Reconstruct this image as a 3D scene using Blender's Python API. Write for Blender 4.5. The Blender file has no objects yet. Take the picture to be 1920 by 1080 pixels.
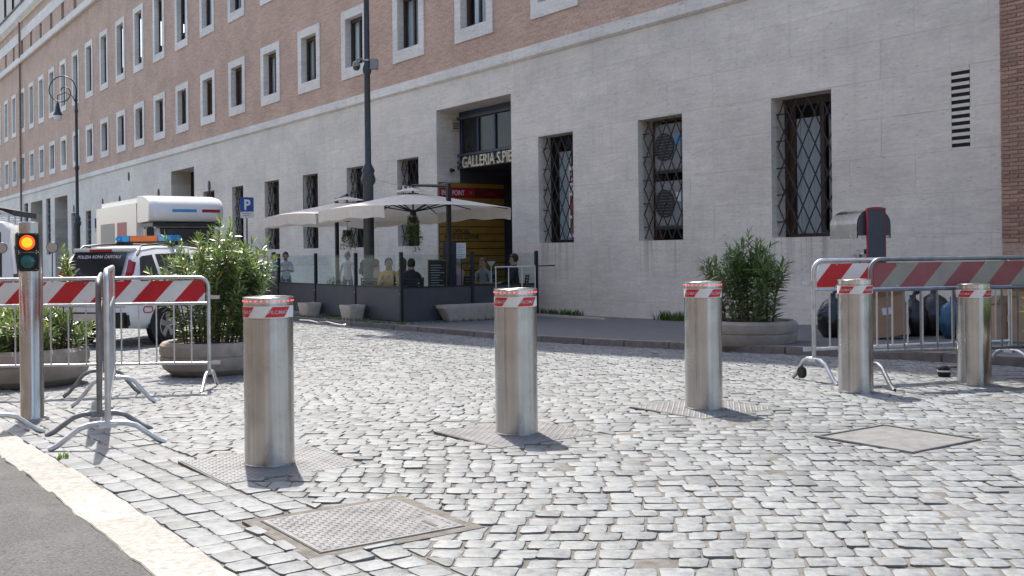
import bpy, bmesh, math, random
from mathutils import Vector, Matrix
R = math.radians
PI = math.pi
random.seed(11)
scene = bpy.context.scene
COL = scene.collection

# ------------------------------------------------------------------ camera, sky, sun, exposure
F, CH, HY, ROLL = 1950.0, 1.14, 474.0, 0.011      # focal length in photo pixels, eye height, horizon row, roll
cam_d = bpy.data.cameras.new('camera')
cam_d.sensor_width = 36.0
cam_d.lens = 36.0 * F / 1920.0
cam_d.shift_y = -(540.0 - HY) / 1920.0
cam_d.clip_start = 0.05
cam_d.clip_end = 2000
cam = bpy.data.objects.new('camera', cam_d)
COL.objects.link(cam)
c_, s_ = math.cos(ROLL), math.sin(ROLL)
cam.matrix_world = Matrix(((c_, s_, 0, 0), (0, 0, -1, 0), (-s_, c_, 0, CH), (0, 0, 0, 1)))
scene.camera = cam

SUN_AZ, SUN_EL = R(106.0), R(57.0)
sun_dir = Vector((math.cos(SUN_AZ) * math.cos(SUN_EL), math.sin(SUN_AZ) * math.cos(SUN_EL), math.sin(SUN_EL)))
world = bpy.data.worlds.new('World')
scene.world = world
world.use_nodes = True
wn = world.node_tree.nodes
bg = wn['Background']
sky = wn.new('ShaderNodeTexSky')
sky.sky_type = 'NISHITA'
sky.sun_disc = False
sky.sun_elevation = SUN_EL
sky.sun_rotation = PI / 2 - SUN_AZ
sky.air_density = 1.0
sky.dust_density = 2.5
sky.ozone_density = 1.0
world.node_tree.links.new(sky.outputs[0], bg.inputs[0])
bg.inputs[1].default_value = 0.15
sun_d = bpy.data.lights.new('sun', 'SUN')
sun_d.energy = 3.5
sun_d.angle = R(0.53)
sun_d.color = (1.0, 0.94, 0.85)
sun = bpy.data.objects.new('sun', sun_d)
COL.objects.link(sun)
sun.rotation_euler = sun_dir.to_track_quat('Z', 'Y').to_euler()
sun.location = (0, 0, 40)
scene.view_settings.view_transform = 'Standard'
scene.view_settings.look = 'None'
scene.view_settings.gamma = 1.0
scene.view_settings.use_curve_mapping = False
scene.view_settings.exposure = 1.12

# ------------------------------------------------------------------ the place: street frame (u along the facade away from us, v towards it)
A_ = math.atan2(1367.0, 1950.0)
SN, CS = math.sin(A_), math.cos(A_)
FA = math.atan2(-CS, SN)                           # rotation that maps local x -> -u, local y -> +v
WALLV, KERBV, STRIP0, STRIP1 = 14.5, 9.9, 1.07, 1.31
def S(u, v): return (-u * SN + v * CS, u * CS + v * SN)
def UV(x, y): return (-SN * x + CS * y, CS * x + SN * y)
_dp = [(-60, 0), (4.5, 0), (6.8, .06), (10.1, .19), (13.5, .30), (18.5, .36), (25, .43), (40, .52), (80, .62), (500, 1.0)]
def _dl(u):
    if u <= _dp[0][0]: return _dp[0][1]
    for (a, b), (c, d) in zip(_dp, _dp[1:]):
        if u <= c: return b + (d - b) * (u - a) / (c - a)
    return _dp[-1][1]
def drop(u): return sum(_dl(u + k) for k in (-1.4, -.7, 0, .7, 1.4)) / 5
def gz(x, y): return -drop(-SN * x + CS * y)
def guv(u): return -drop(u)
PAVE = .085
def ray(px, py):
    dx, dy = px - 960.0, py - HY
    return Vector(((dx - ROLL * dy) / F, 1.0, -(dy + ROLL * dx) / F))
def G(px, py, off=0.0):                            # pixel -> point on the ground (raised by off)
    r = ray(px, py); Y = 6.0
    for _ in range(60):
        h = CH - gz(r.x * Y, Y) - off
        Y = .5 * Y + .5 * h / (-r.z)
    return Vector((r.x * Y, Y, gz(r.x * Y, Y) + off))
def AV(px, py, v):                                 # pixel -> (u, z) on the vertical plane v = const
    r = ray(px, py); Y = v / (CS * r.x + SN)
    return (-SN * r.x + CS) * Y, CH + r.z * Y
def AU(px, py, u):
    r = ray(px, py); Y = u / (CS - SN * r.x)
    return (CS * r.x + SN) * Y, CH + r.z * Y
def AY(px, py, Y):
    r = ray(px, py); return Vector((r.x * Y, Y, CH + r.z * Y))

# ------------------------------------------------------------------ materials
MATS = {}
def newmat(name):
    m = bpy.data.materials.new(name); m.use_nodes = True
    nt = m.node_tree
    return m, nt, nt.nodes, nt.links, nt.nodes['Principled BSDF']
def pm(name, col, rough=.6, metal=0.0, var=.12, scale=6.0, stretch=(1, 1, 1), bump=0.0, bscale=60.0, rnd=0.0, spec=.5,
       dirt=None, dscale=2.0, damt=.5, trans=0.0, aniso=0.0, isl=0.0, rvar=0.0, world=False, patch=0.0):
    m, nt, N, L, b = newmat(name)
    tc = N.new('ShaderNodeTexCoord'); mp = N.new('ShaderNodeMapping'); mp.inputs['Scale'].default_value = stretch
    gp = N.new('ShaderNodeNewGeometry')
    L.new(gp.outputs['Position'] if world else tc.outputs['Object'], mp.inputs[0])
    no = N.new('ShaderNodeTexNoise'); no.inputs['Scale'].default_value = scale; no.inputs['Detail'].default_value = 6
    L.new(mp.outputs[0], no.inputs['Vector'])
    mr = N.new('ShaderNodeMapRange'); mr.inputs[1].default_value = .3; mr.inputs[2].default_value = .7
    mr.inputs[3].default_value = 1 - var; mr.inputs[4].default_value = 1 + var
    L.new(no.outputs[0], mr.inputs[0])
    val = mr.outputs[0]
    def mul(a, bsock):
        q = N.new('ShaderNodeMath'); q.operation = 'MULTIPLY'; L.new(a, q.inputs[0]); L.new(bsock, q.inputs[1]); return q.outputs[0]
    if patch:
        n9 = N.new('ShaderNodeTexNoise'); n9.inputs['Scale'].default_value = .9; n9.inputs['Detail'].default_value = 5; n9.inputs['Roughness'].default_value = .65
        L.new(mp.outputs[0], n9.inputs['Vector']); m9 = N.new('ShaderNodeMapRange'); m9.inputs[1].default_value = .32; m9.inputs[2].default_value = .68
        m9.inputs[3].default_value = 1 - patch; m9.inputs[4].default_value = 1 + patch; L.new(n9.outputs[0], m9.inputs[0]); val = mul(val, m9.outputs[0])
    if rnd:
        oi = N.new('ShaderNodeObjectInfo'); r2 = N.new('ShaderNodeMapRange')
        r2.inputs[3].default_value = 1 - rnd; r2.inputs[4].default_value = 1 + rnd
        L.new(oi.outputs['Random'], r2.inputs[0]); val = mul(val, r2.outputs[0])
    if isl:
        ge = N.new('ShaderNodeNewGeometry'); r3 = N.new('ShaderNodeMapRange')
        r3.inputs[3].default_value = 1 - isl; r3.inputs[4].default_value = 1 + isl
        L.new(ge.outputs['Random Per Island'], r3.inputs[0]); val = mul(val, r3.outputs[0])
    vm = N.new('ShaderNodeVectorMath'); vm.operation = 'SCALE'; vm.inputs[0].default_value = col[:3]
    L.new(val, vm.inputs['Scale'])
    out = vm.outputs[0]
    if dirt is not None:
        n2 = N.new('ShaderNodeTexNoise'); n2.inputs['Scale'].default_value = dscale; n2.inputs['Detail'].default_value = 8
        n2.inputs['Roughness'].default_value = .7
        L.new(mp.outputs[0], n2.inputs['Vector'])
        m2 = N.new('ShaderNodeMapRange'); m2.inputs[1].default_value = .5; m2.inputs[2].default_value = .72; m2.inputs[4].default_value = damt
        L.new(n2.outputs[0], m2.inputs[0])
        mx = N.new('ShaderNodeMix'); mx.data_type = 'RGBA'; mx.inputs[7].default_value = (*dirt, 1)
        L.new(m2.outputs[0], mx.inputs[0]); L.new(out, mx.inputs[6]); out = mx.outputs[2]
    L.new(out, b.inputs['Base Color'])
    b.inputs['Roughness'].default_value = rough; b.inputs['Metallic'].default_value = metal
    b.inputs['Specular IOR Level'].default_value = spec
    if rvar:
        m3 = N.new('ShaderNodeMapRange'); m3.inputs[1].default_value = .3; m3.inputs[2].default_value = .7
        m3.inputs[3].default_value = rough - rvar; m3.inputs[4].default_value = rough + rvar
        L.new(no.outputs[0], m3.inputs[0]); L.new(m3.outputs[0], b.inputs['Roughness'])
    if aniso: b.inputs['Anisotropic'].default_value = aniso
    if trans: b.inputs['Transmission Weight'].default_value = trans
    if bump:
        n3 = N.new('ShaderNodeTexNoise'); n3.inputs['Scale'].default_value = bscale; n3.inputs['Detail'].default_value = 4
        L.new(mp.outputs[0], n3.inputs['Vector'])
        bp = N.new('ShaderNodeBump'); bp.inputs['Strength'].default_value = bump; bp.inputs['Distance'].default_value = .01
        L.new(n3.outputs[0], bp.inputs['Height']); L.new(bp.outputs[0], b.inputs['Normal'])
    MATS[name] = m
    return m
def glow(name, col, strength, base=None):
    m, nt, N, L, b = newmat(name)
    b.inputs['Base Color'].default_value = (*(base or col), 1)
    b.inputs['Emission Color'].default_value = (*col, 1); b.inputs['Emission Strength'].default_value = strength
    b.inputs['Roughness'].default_value = .25
    MATS[name] = m; return m
def thin_glass(name, tint=(.90, .95, .95), refl=.06, rough=.02, alpha=.12):
    m, nt, N, L, b = newmat(name)
    tr = N.new('ShaderNodeBsdfTransparent'); tr.inputs[0].default_value = (*tint, 1)
    gl = N.new('ShaderNodeBsdfGlossy'); gl.inputs['Roughness'].default_value = rough
    fr = N.new('ShaderNodeFresnel'); fr.inputs[0].default_value = 1.5
    mx = N.new('ShaderNodeMixShader')
    mf = N.new('ShaderNodeMath'); mf.operation = 'MULTIPLY'; mf.inputs[1].default_value = .12; L.new(fr.outputs[0], mf.inputs[0]); L.new(mf.outputs[0], mx.inputs[0]); L.new(tr.outputs[0], mx.inputs[1]); L.new(gl.outputs[0], mx.inputs[2])
    L.new(mx.outputs[0], N['Material Output'].inputs[0])
    MATS[name] = m; return m

# travertine: pale stone with long horizontal veins and small dark pits
FA_ = FA
def travertine(name, col, rnd, joints=False):
    m, nt, N, L, b = newmat(name)
    tc = N.new('ShaderNodeTexCoord')
    oi = N.new('ShaderNodeObjectInfo')
    off = N.new('ShaderNodeVectorMath'); off.operation = 'SCALE'; off.inputs[0].default_value = (9, 0, 5)
    L.new(oi.outputs['Random'], off.inputs['Scale'])
    ad = N.new('ShaderNodeVectorMath'); ad.operation = 'ADD'
    L.new(tc.outputs['Object'], ad.inputs[0])
    if rnd: L.new(off.outputs[0], ad.inputs[1])
    gp = N.new('ShaderNodeNewGeometry'); mw = N.new('ShaderNodeMapping'); mw.inputs['Rotation'].default_value = (0, 0, -FA_)
    L.new(gp.outputs['Position'], mw.inputs[0])
    def noise(scale, st, det=6, rough=.6, w=False):
        mp = N.new('ShaderNodeMapping'); mp.inputs['Scale'].default_value = st
        L.new(mw.outputs[0] if w else ad.outputs[0], mp.inputs[0])
        n = N.new('ShaderNodeTexNoise'); n.inputs['Scale'].default_value = scale; n.inputs['Detail'].default_value = det
        n.inputs['Roughness'].default_value = rough
        L.new(mp.outputs[0], n.inputs['Vector']); return n.outputs[0]
    def rng(sock, a, b_, c, d):
        q = N.new('ShaderNodeMapRange'); q.inputs[1].default_value = a; q.inputs[2].default_value = b_
        q.inputs[3].default_value = c; q.inputs[4].default_value = d; L.new(sock, q.inputs[0]); return q.outputs[0]
    def mul(a, c):
        q = N.new('ShaderNodeMath'); q.operation = 'MULTIPLY'; L.new(a, q.inputs[0]); L.new(c, q.inputs[1]); return q.outputs[0]
    def mul(a, c):
        q = N.new('ShaderNodeMath'); q.operation = 'MULTIPLY'; L.new(a, q.inputs[0]); L.new(c, q.inputs[1]); return q.outputs[0]
    vein = rng(noise(1.6, (1, 1, 9)), .3, .7, .90, 1.08)
    fine = rng(noise(11, (.8, 1, 3), 8, .75), .3, .7, .84, 1.12)
    big = mul(rng(noise(.45, (1, 1, 1.6), 6, .7, True), .3, .7, .82, 1.12), rng(noise(1.1, (5, 1, .35), 5, .6, True), .55, .75, 1, .9))
    pit = mul(rng(noise(9, (.5, 1, 3.4), 4, .7), .61, .68, 1, .60), rng(noise(3.2, (.5, 1, 2.2), 5, .8), .63, .70, 1, .72))
    v = mul(mul(vein, fine), mul(big, pit))
    # rain streaks below the near sills
    sx_ = N.new('ShaderNodeSeparateXYZ'); L.new(mw.outputs[0], sx_.inputs[0])
    zf = mul(rng(sx_.outputs[2], CH + .22 - 1.0, CH + .20, 0, 1), rng(sx_.outputs[2], CH + .22, CH + .225, 1, 0))
    st = mul(zf, rng(noise(1.0, (11, 1, .22), 5, .7, True), .46, .62, 0, 1))
    tot = None
    for a, c in ((1447, 1560), (1197, 1280), (1010, 1075), (745, 785)):
        x0, x1 = -AV(a, 350, WALLV)[0], -AV(c, 350, WALLV)[0]
        w_ = mul(rng(sx_.outputs[0], x0 - .05, x0 + .1, 0, 1), rng(sx_.outputs[0], x1 - .1, x1 + .05, 1, 0))
        if tot is None: tot = w_
        else:
            q = N.new('ShaderNodeMath'); q.operation = 'ADD'; L.new(tot, q.inputs[0]); L.new(w_, q.inputs[1]); tot = q.outputs[0]
    v = mul(v, rng(mul(st, tot), 0, 1, 1, .62))
    if rnd: v = mul(v, rng(oi.outputs['Random'], 0, 1, 1 - rnd, 1 + rnd))
    if joints:
        mpj = N.new('ShaderNodeMapping'); mpj.inputs['Rotation'].default_value = (PI / 2, 0, 0)
        L.new(tc.outputs['Object'], mpj.inputs[0])
        br = N.new('ShaderNodeTexBrick'); br.inputs['Scale'].default_value = 1
        br.inputs['Brick Width'].default_value = 1.23; br.inputs['Row Height'].default_value = .628
        br.inputs['Mortar Size'].default_value = .006; br.inputs['Color1'].default_value = (1, 1, 1, 1)
        br.inputs['Color2'].default_value = (.96, .96, .96, 1); br.inputs['Mortar'].default_value = (.8, .8, .8, 1)
        L.new(mpj.outputs[0], br.inputs['Vector']); v = mul(v, br.outputs[0])
    vm = N.new('ShaderNodeVectorMath'); vm.operation = 'SCALE'; vm.inputs[0].default_value = col
    L.new(v, vm.inputs['Scale']); L.new(vm.outputs[0], b.inputs['Base Color'])
    b.inputs['Roughness'].default_value = .75
    bp = N.new('ShaderNodeBump'); bp.inputs['Strength'].default_value = .35; bp.inputs['Distance'].default_value = .01
    L.new(pit, bp.inputs['Height']); L.new(bp.outputs[0], b.inputs['Normal'])
    MATS[name] = m
def brickmat(name, c1, c2, mortar):
    m, nt, N, L, b = newmat(name)
    tc = N.new('ShaderNodeTexCoord'); mp = N.new('ShaderNodeMapping'); mp.inputs['Rotation'].default_value = (PI / 2, 0, 0)
    L.new(tc.outputs['Object'], mp.inputs[0])
    br = N.new('ShaderNodeTexBrick'); br.inputs['Scale'].default_value = 1
    br.inputs['Brick Width'].default_value = .27; br.inputs['Row Height'].default_value = .052
    br.inputs['Mortar Size'].default_value = .007; br.inputs['Mortar Smooth'].default_value = .3; br.inputs['Bias'].default_value = -.1
    br.inputs['Color1'].default_value = (*c1, 1); br.inputs['Color2'].default_value = (*c2, 1); br.inputs['Mortar'].default_value = (*mortar, 1)
    L.new(mp.outputs[0], br.inputs['Vector'])
    no = N.new('ShaderNodeTexNoise'); no.inputs['Scale'].default_value = .8; no.inputs['Detail'].default_value = 8
    L.new(tc.outputs['Object'], no.inputs['Vector'])
    n2 = N.new('ShaderNodeTexNoise'); n2.inputs['Scale'].default_value = 14; n2.inputs['Detail'].default_value = 4
    L.new(tc.outputs['Object'], n2.inputs['Vector'])
    def rng(sock, a, c):
        q = N.new('ShaderNodeMapRange'); q.inputs[1].default_value = .3; q.inputs[2].default_value = .7
        q.inputs[3].default_value = a; q.inputs[4].default_value = c; L.new(sock, q.inputs[0]); return q.outputs[0]
    mu = N.new('ShaderNodeMath'); mu.operation = 'MULTIPLY'; L.new(rng(no.outputs[0], .86, 1.12), mu.inputs[0]); L.new(rng(n2.outputs[0], .82, 1.15), mu.inputs[1])
    vm = N.new('ShaderNodeVectorMath'); vm.operation = 'SCALE'; L.new(br.outputs[0], vm.inputs[0]); L.new(mu.outputs[0], vm.inputs['Scale'])
    L.new(vm.outputs[0], b.inputs['Base Color']); b.inputs['Roughness'].default_value = .85
    bp = N.new('ShaderNodeBump'); bp.inputs['Strength'].default_value = .5; bp.inputs['Distance'].default_value = .006; bp.invert = True
    L.new(br.outputs['Fac'], bp.inputs['Height']); L.new(bp.outputs[0], b.inputs['Normal'])
    MATS[name] = m

travertine('travertine', (.72, .66, .57), .02)
travertine('travertine_far', (.72, .66, .57), 0, True)
travertine('stone_trim', (.72, .68, .61), .04)
brickmat('brick_wall', (.56, .37, .265), (.44, .28, .20), (.51, .40, .315))
pm('brick', (.36, .225, .17), .85, var=.2, scale=20, rnd=.22, bump=.3, bscale=120)
pm('mortar', (.46, .42, .365), .9, var=.15)
pm('cream_plaster', (.6, .54, .44), .85, var=.08)
pm('cobble', (.152, .161, .166), .55, var=.22, scale=26, rnd=.16, isl=.26, bump=.3, bscale=70, dirt=(.225, .222, .212), dscale=7, damt=.5, spec=.35, rvar=.12, world=True, patch=.13)
pm('grout', (.135, .127, .112), .95, var=.35, scale=18, bump=.8, bscale=130, dirt=(.20, .19, .168), dscale=3, damt=.7)
pm('asphalt', (.086, .084, .083), .85, var=.55, scale=90, bump=1.0, bscale=170, dirt=(.16, .152, .142), dscale=3, damt=.55, patch=.18, world=True)
pm('pavement', (.11, .112, .118), .8, var=.3, scale=30, bump=.6, bscale=90, dirt=(.16, .155, .145), dscale=2)
pm('ground', (.2, .195, .185), .9, var=.2)
pm('strip_stone', (.32, .312, .285), .85, var=.26, scale=30, rnd=.12, bump=.7, bscale=110, dirt=(.25, .22, .185), dscale=5, damt=.6, world=True, patch=.12)
pm('kerb_stone', (.16, .145, .135), .75, var=.25, scale=9, rnd=.12, bump=.3, bscale=60)
pm('concrete', (.34, .295, .25), .85, var=.18, scale=9, bump=.55, bscale=140, dirt=(.21, .18, .15), dscale=2.2, damt=.7)
pm('pale_concrete', (.50, .455, .40), .8, var=.1, scale=8, bump=.25, bscale=120, dirt=(.36, .31, .26), dscale=3, damt=.5)
pm('soil', (.07, .05, .035), .95, var=.4, scale=30, bump=1, bscale=60)
pm('plate_steel', (.15, .152, .155), .5, metal=.15, var=.2, scale=9, dirt=(.172, .172, .170), dscale=5, damt=.6, rvar=.08, world=True)
pm('manhole_slab', (.145, .146, .145), .8, var=.25, scale=12, bump=.4, bscale=60, dirt=(.18, .175, .165), dscale=4, damt=.6, world=True)
pm('plate_rim', (.10, .10, .10), .7, metal=.1, var=.3, scale=20)
pm('galv', (.56, .57, .58), .38, metal=.85, var=.14, scale=14, rvar=.08, dirt=(.36, .36, .36), dscale=6, damt=.5)
pm('galv_dark', (.20, .205, .215), .45, metal=.7, var=.25, scale=14, rvar=.1)
pm('red_paint', (.52, .012, .02), .4, var=.08, dirt=(.34, .03, .035), dscale=5, damt=.5)
pm('white_paint', (.72, .70, .67), .5, var=.06, dirt=(.5, .47, .43), dscale=4, damt=.45)
pm('red_faded', (.27, .075, .08), .7, var=.15, dirt=(.2, .1, .09), dscale=6, damt=.6)
pm('white_faded', (.29, .27, .235), .75, var=.15, dirt=(.19, .18, .15), dscale=6, damt=.6)
pm('black_metal', (.016, .019, .023), .5, var=.2, spec=.4)
pm('iron', (.028, .028, .03), .6, var=.3, scale=20)
pm('lamp_iron', (.045, .055, .062), .45, metal=.2, var=.2, scale=12)
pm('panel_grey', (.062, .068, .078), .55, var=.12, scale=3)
pm('rubber', (.012, .012, .013), .8, var=.2)
pm('plastic_black', (.014, .014, .016), .4, var=.1)
pm('car_white', (.74, .745, .76), .18, var=.02, spec=.6)
pm('car_glass', (.018, .024, .03), .06, var=.05, spec=.7)
pm('alloy', (.42, .42, .44), .3, metal=.9, var=.05)
pm('tail_red', (.33, .006, .01), .15, var=.05, spec=.7)
pm('blue_lens', (.05, .30, .60), .15, var=.1, spec=.7)
pm('orange_lens', (.62, .17, .045), .3, var=.1)
pm('stripe_blue', (.02, .05, .22), .4, var=.05)
pm('sign_blue', (.012, .07, .33), .4, var=.05)
pm('sign_white', (.75, .75, .73), .5, var=.04)
pm('wood_brown', (.05, .03, .021), .6, var=.2, scale=12)
pm('curtain', (.62, .66, .68), .85, rnd=.3, var=.16, scale=5, stretch=(6, 1, .2))
pm('glass_dark', (.03, .036, .042), .08, var=.1, spec=.8)
pm('transom_glass', (.02, .022, .026), .12, var=.4, scale=3, spec=.25)
pm('green_shutter', (.05, .09, .075), .6, var=.2)
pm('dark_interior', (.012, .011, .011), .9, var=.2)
pm('ac_white', (.24, .245, .245), .5, var=.08, dirt=(.18, .175, .16), dscale=4)
pm('canvas', (.78, .735, .665), .85, var=.06, scale=5, bump=.2, bscale=220)
pm('navy', (.018, .035, .075), .5, var=.1)
pm('yellow_board', (.36, .20, .03), .6, var=.12, scale=5)
pm('sign_red', (.42, .014, .025), .45, var=.06)
pm('sign_darkred', (.16, .02, .022), .5, var=.1)
pm('gold_letter', (.62, .54, .38), .45, var=.06)
pm('maroon', (.14, .012, .022), .6, var=.05)
pm('paper', (.66, .68, .74), .7, var=.05)
pm('photo_red', (.28, .05, .03), .6, var=.5, scale=12)
pm('chalk', (.02, .024, .027), .8, var=.1)
pm('chalk_text', (.35, .36, .36), .9, var=.2)
pm('trash_black', (.012, .013, .016), .28, var=.2, scale=12, bump=1.0, bscale=26, spec=.6)
pm('blue_bag', (.02, .09, .16), .3, var=.2, scale=10)
pm('cardboard', (.37, .24, .15), .85, var=.12, scale=5, rnd=.1)
pm('leaf', (.135, .21, .07), .33, var=.25, scale=3, isl=.4, spec=.6)
pm('leaf_young', (.24, .33, .06), .4, var=.2, scale=4, isl=.3)
pm('leaf_dry', (.30, .20, .06), .6, var=.2, isl=.3)
pm('bark', (.12, .095, .06), .85, var=.3, scale=20)
pm('grass', (.09, .15, .03), .6, var=.3, isl=.35)
pm('cable_white', (.6, .6, .58), .6, var=.05)
pm('skin', (.42, .24, .165), .55, var=.05)
pm('skin_brown', (.20, .105, .065), .55, var=.05)
pm('hair_dark', (.014, .011, .01), .6, var=.2)
pm('hair_grey', (.32, .30, .28), .6, var=.2)
pm('hair_brown', (.10, .055, .03), .6, var=.2)
pm('cloth_yellow', (.58, .30, .012), .8, var=.08)
pm('cloth_white', (.62, .63, .65), .85, var=.06)
pm('cloth_beige', (.42, .33, .27), .85, var=.08)
pm('cloth_pink', (.52, .34, .42), .85, var=.08)
pm('cloth_dark', (.025, .024, .03), .85, var=.1)
pm('cloth_blue', (.10, .18, .38), .85, var=.08)
pm('cloth_grey', (.24, .26, .30), .85, var=.08)
pm('jeans', (.10, .16, .25), .85, var=.12)
pm('teal_lens', (.0, .11, .105), .15, var=.3, scale=12, spec=.7)
pm('oxide', (.23, .15, .11), .8, var=.2)
pm('warm_plaster', (.46, .36, .28), .9, var=.08, scale=1.5)
pm('oak', (.2, .11, .05), .6, var=.2, scale=10)
glow('amber_glow', (1.0, .07, .004), .85)
glow('amber_core', (1.0, .22, .01), 1.3)
glow('led_red', (1.0, .10, .12), .7)
thin_glass('glass_clear')

# brushed stainless steel, streaked along the height
def brushed(name, col):
    m, nt, N, L, b = newmat(name)
    tc = N.new('ShaderNodeTexCoord')
    mp = N.new('ShaderNodeMapping'); mp.inputs['Scale'].default_value = (55, 55, .7); L.new(tc.outputs['Object'], mp.inputs[0])
    n = N.new('ShaderNodeTexNoise'); n.inputs['Scale'].default_value = 1; n.inputs['Detail'].default_value = 5; L.new(mp.outputs[0], n.inputs['Vector'])
    n2 = N.new('ShaderNodeTexNoise'); n2.inputs['Scale'].default_value = 5; n2.inputs['Detail'].default_value = 8; L.new(tc.outputs['Object'], n2.inputs['Vector'])
    def rng(s, a, c, lo=.3, hi=.7):
        q = N.new('ShaderNodeMapRange'); q.inputs[1].default_value = lo; q.inputs[2].default_value = hi
        q.inputs[3].default_value = a; q.inputs[4].default_value = c; L.new(s, q.inputs[0]); return q.outputs[0]
    mu = N.new('ShaderNodeMath'); mu.operation = 'MULTIPLY'; L.new(rng(n.outputs[0], .86, 1.1), mu.inputs[0]); L.new(rng(n2.outputs[0], .86, 1.08), mu.inputs[1])
    n4 = N.new('ShaderNodeTexNoise'); n4.inputs['Scale'].default_value = 24; n4.inputs['Detail'].default_value = 3; L.new(tc.outputs['Object'], n4.inputs['Vector'])
    n5 = N.new('ShaderNodeTexNoise'); n5.inputs['Scale'].default_value = 3.2; n5.inputs['Detail'].default_value = 9; n5.inputs['Roughness'].default_value = .75; L.new(tc.outputs['Object'], n5.inputs['Vector'])
    m5 = N.new('ShaderNodeMath'); m5.operation = 'MULTIPLY'; L.new(rng(n4.outputs[0], 1, .55, .70, .76), m5.inputs[0]); L.new(rng(n5.outputs[0], 1, .74, .52, .68), m5.inputs[1])
    m6 = N.new('ShaderNodeMath'); m6.operation = 'MULTIPLY'; L.new(mu.outputs[0], m6.inputs[0]); L.new(m5.outputs[0], m6.inputs[1])
    vm = N.new('ShaderNodeVectorMath'); vm.operation = 'SCALE'; vm.inputs[0].default_value = col; L.new(m6.outputs[0], vm.inputs['Scale'])
    L.new(vm.outputs[0], b.inputs['Base Color'])
    b.inputs['Metallic'].default_value = 1.0
    L.new(rng(n2.outputs[0], .2, .3), b.inputs['Roughness'])
    b.inputs['Anisotropic'].default_value = .75; b.inputs['Anisotropic Rotation'].default_value = .25
    tg = N.new('ShaderNodeTangent'); tg.direction_type = 'RADIAL'; tg.axis = 'Z'; L.new(tg.outputs[0], b.inputs['Tangent'])
    MATS[name] = m
brushed('steel', (.53, .52, .505))
brushed('steel_top', (.66, .65, .64))

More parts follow.
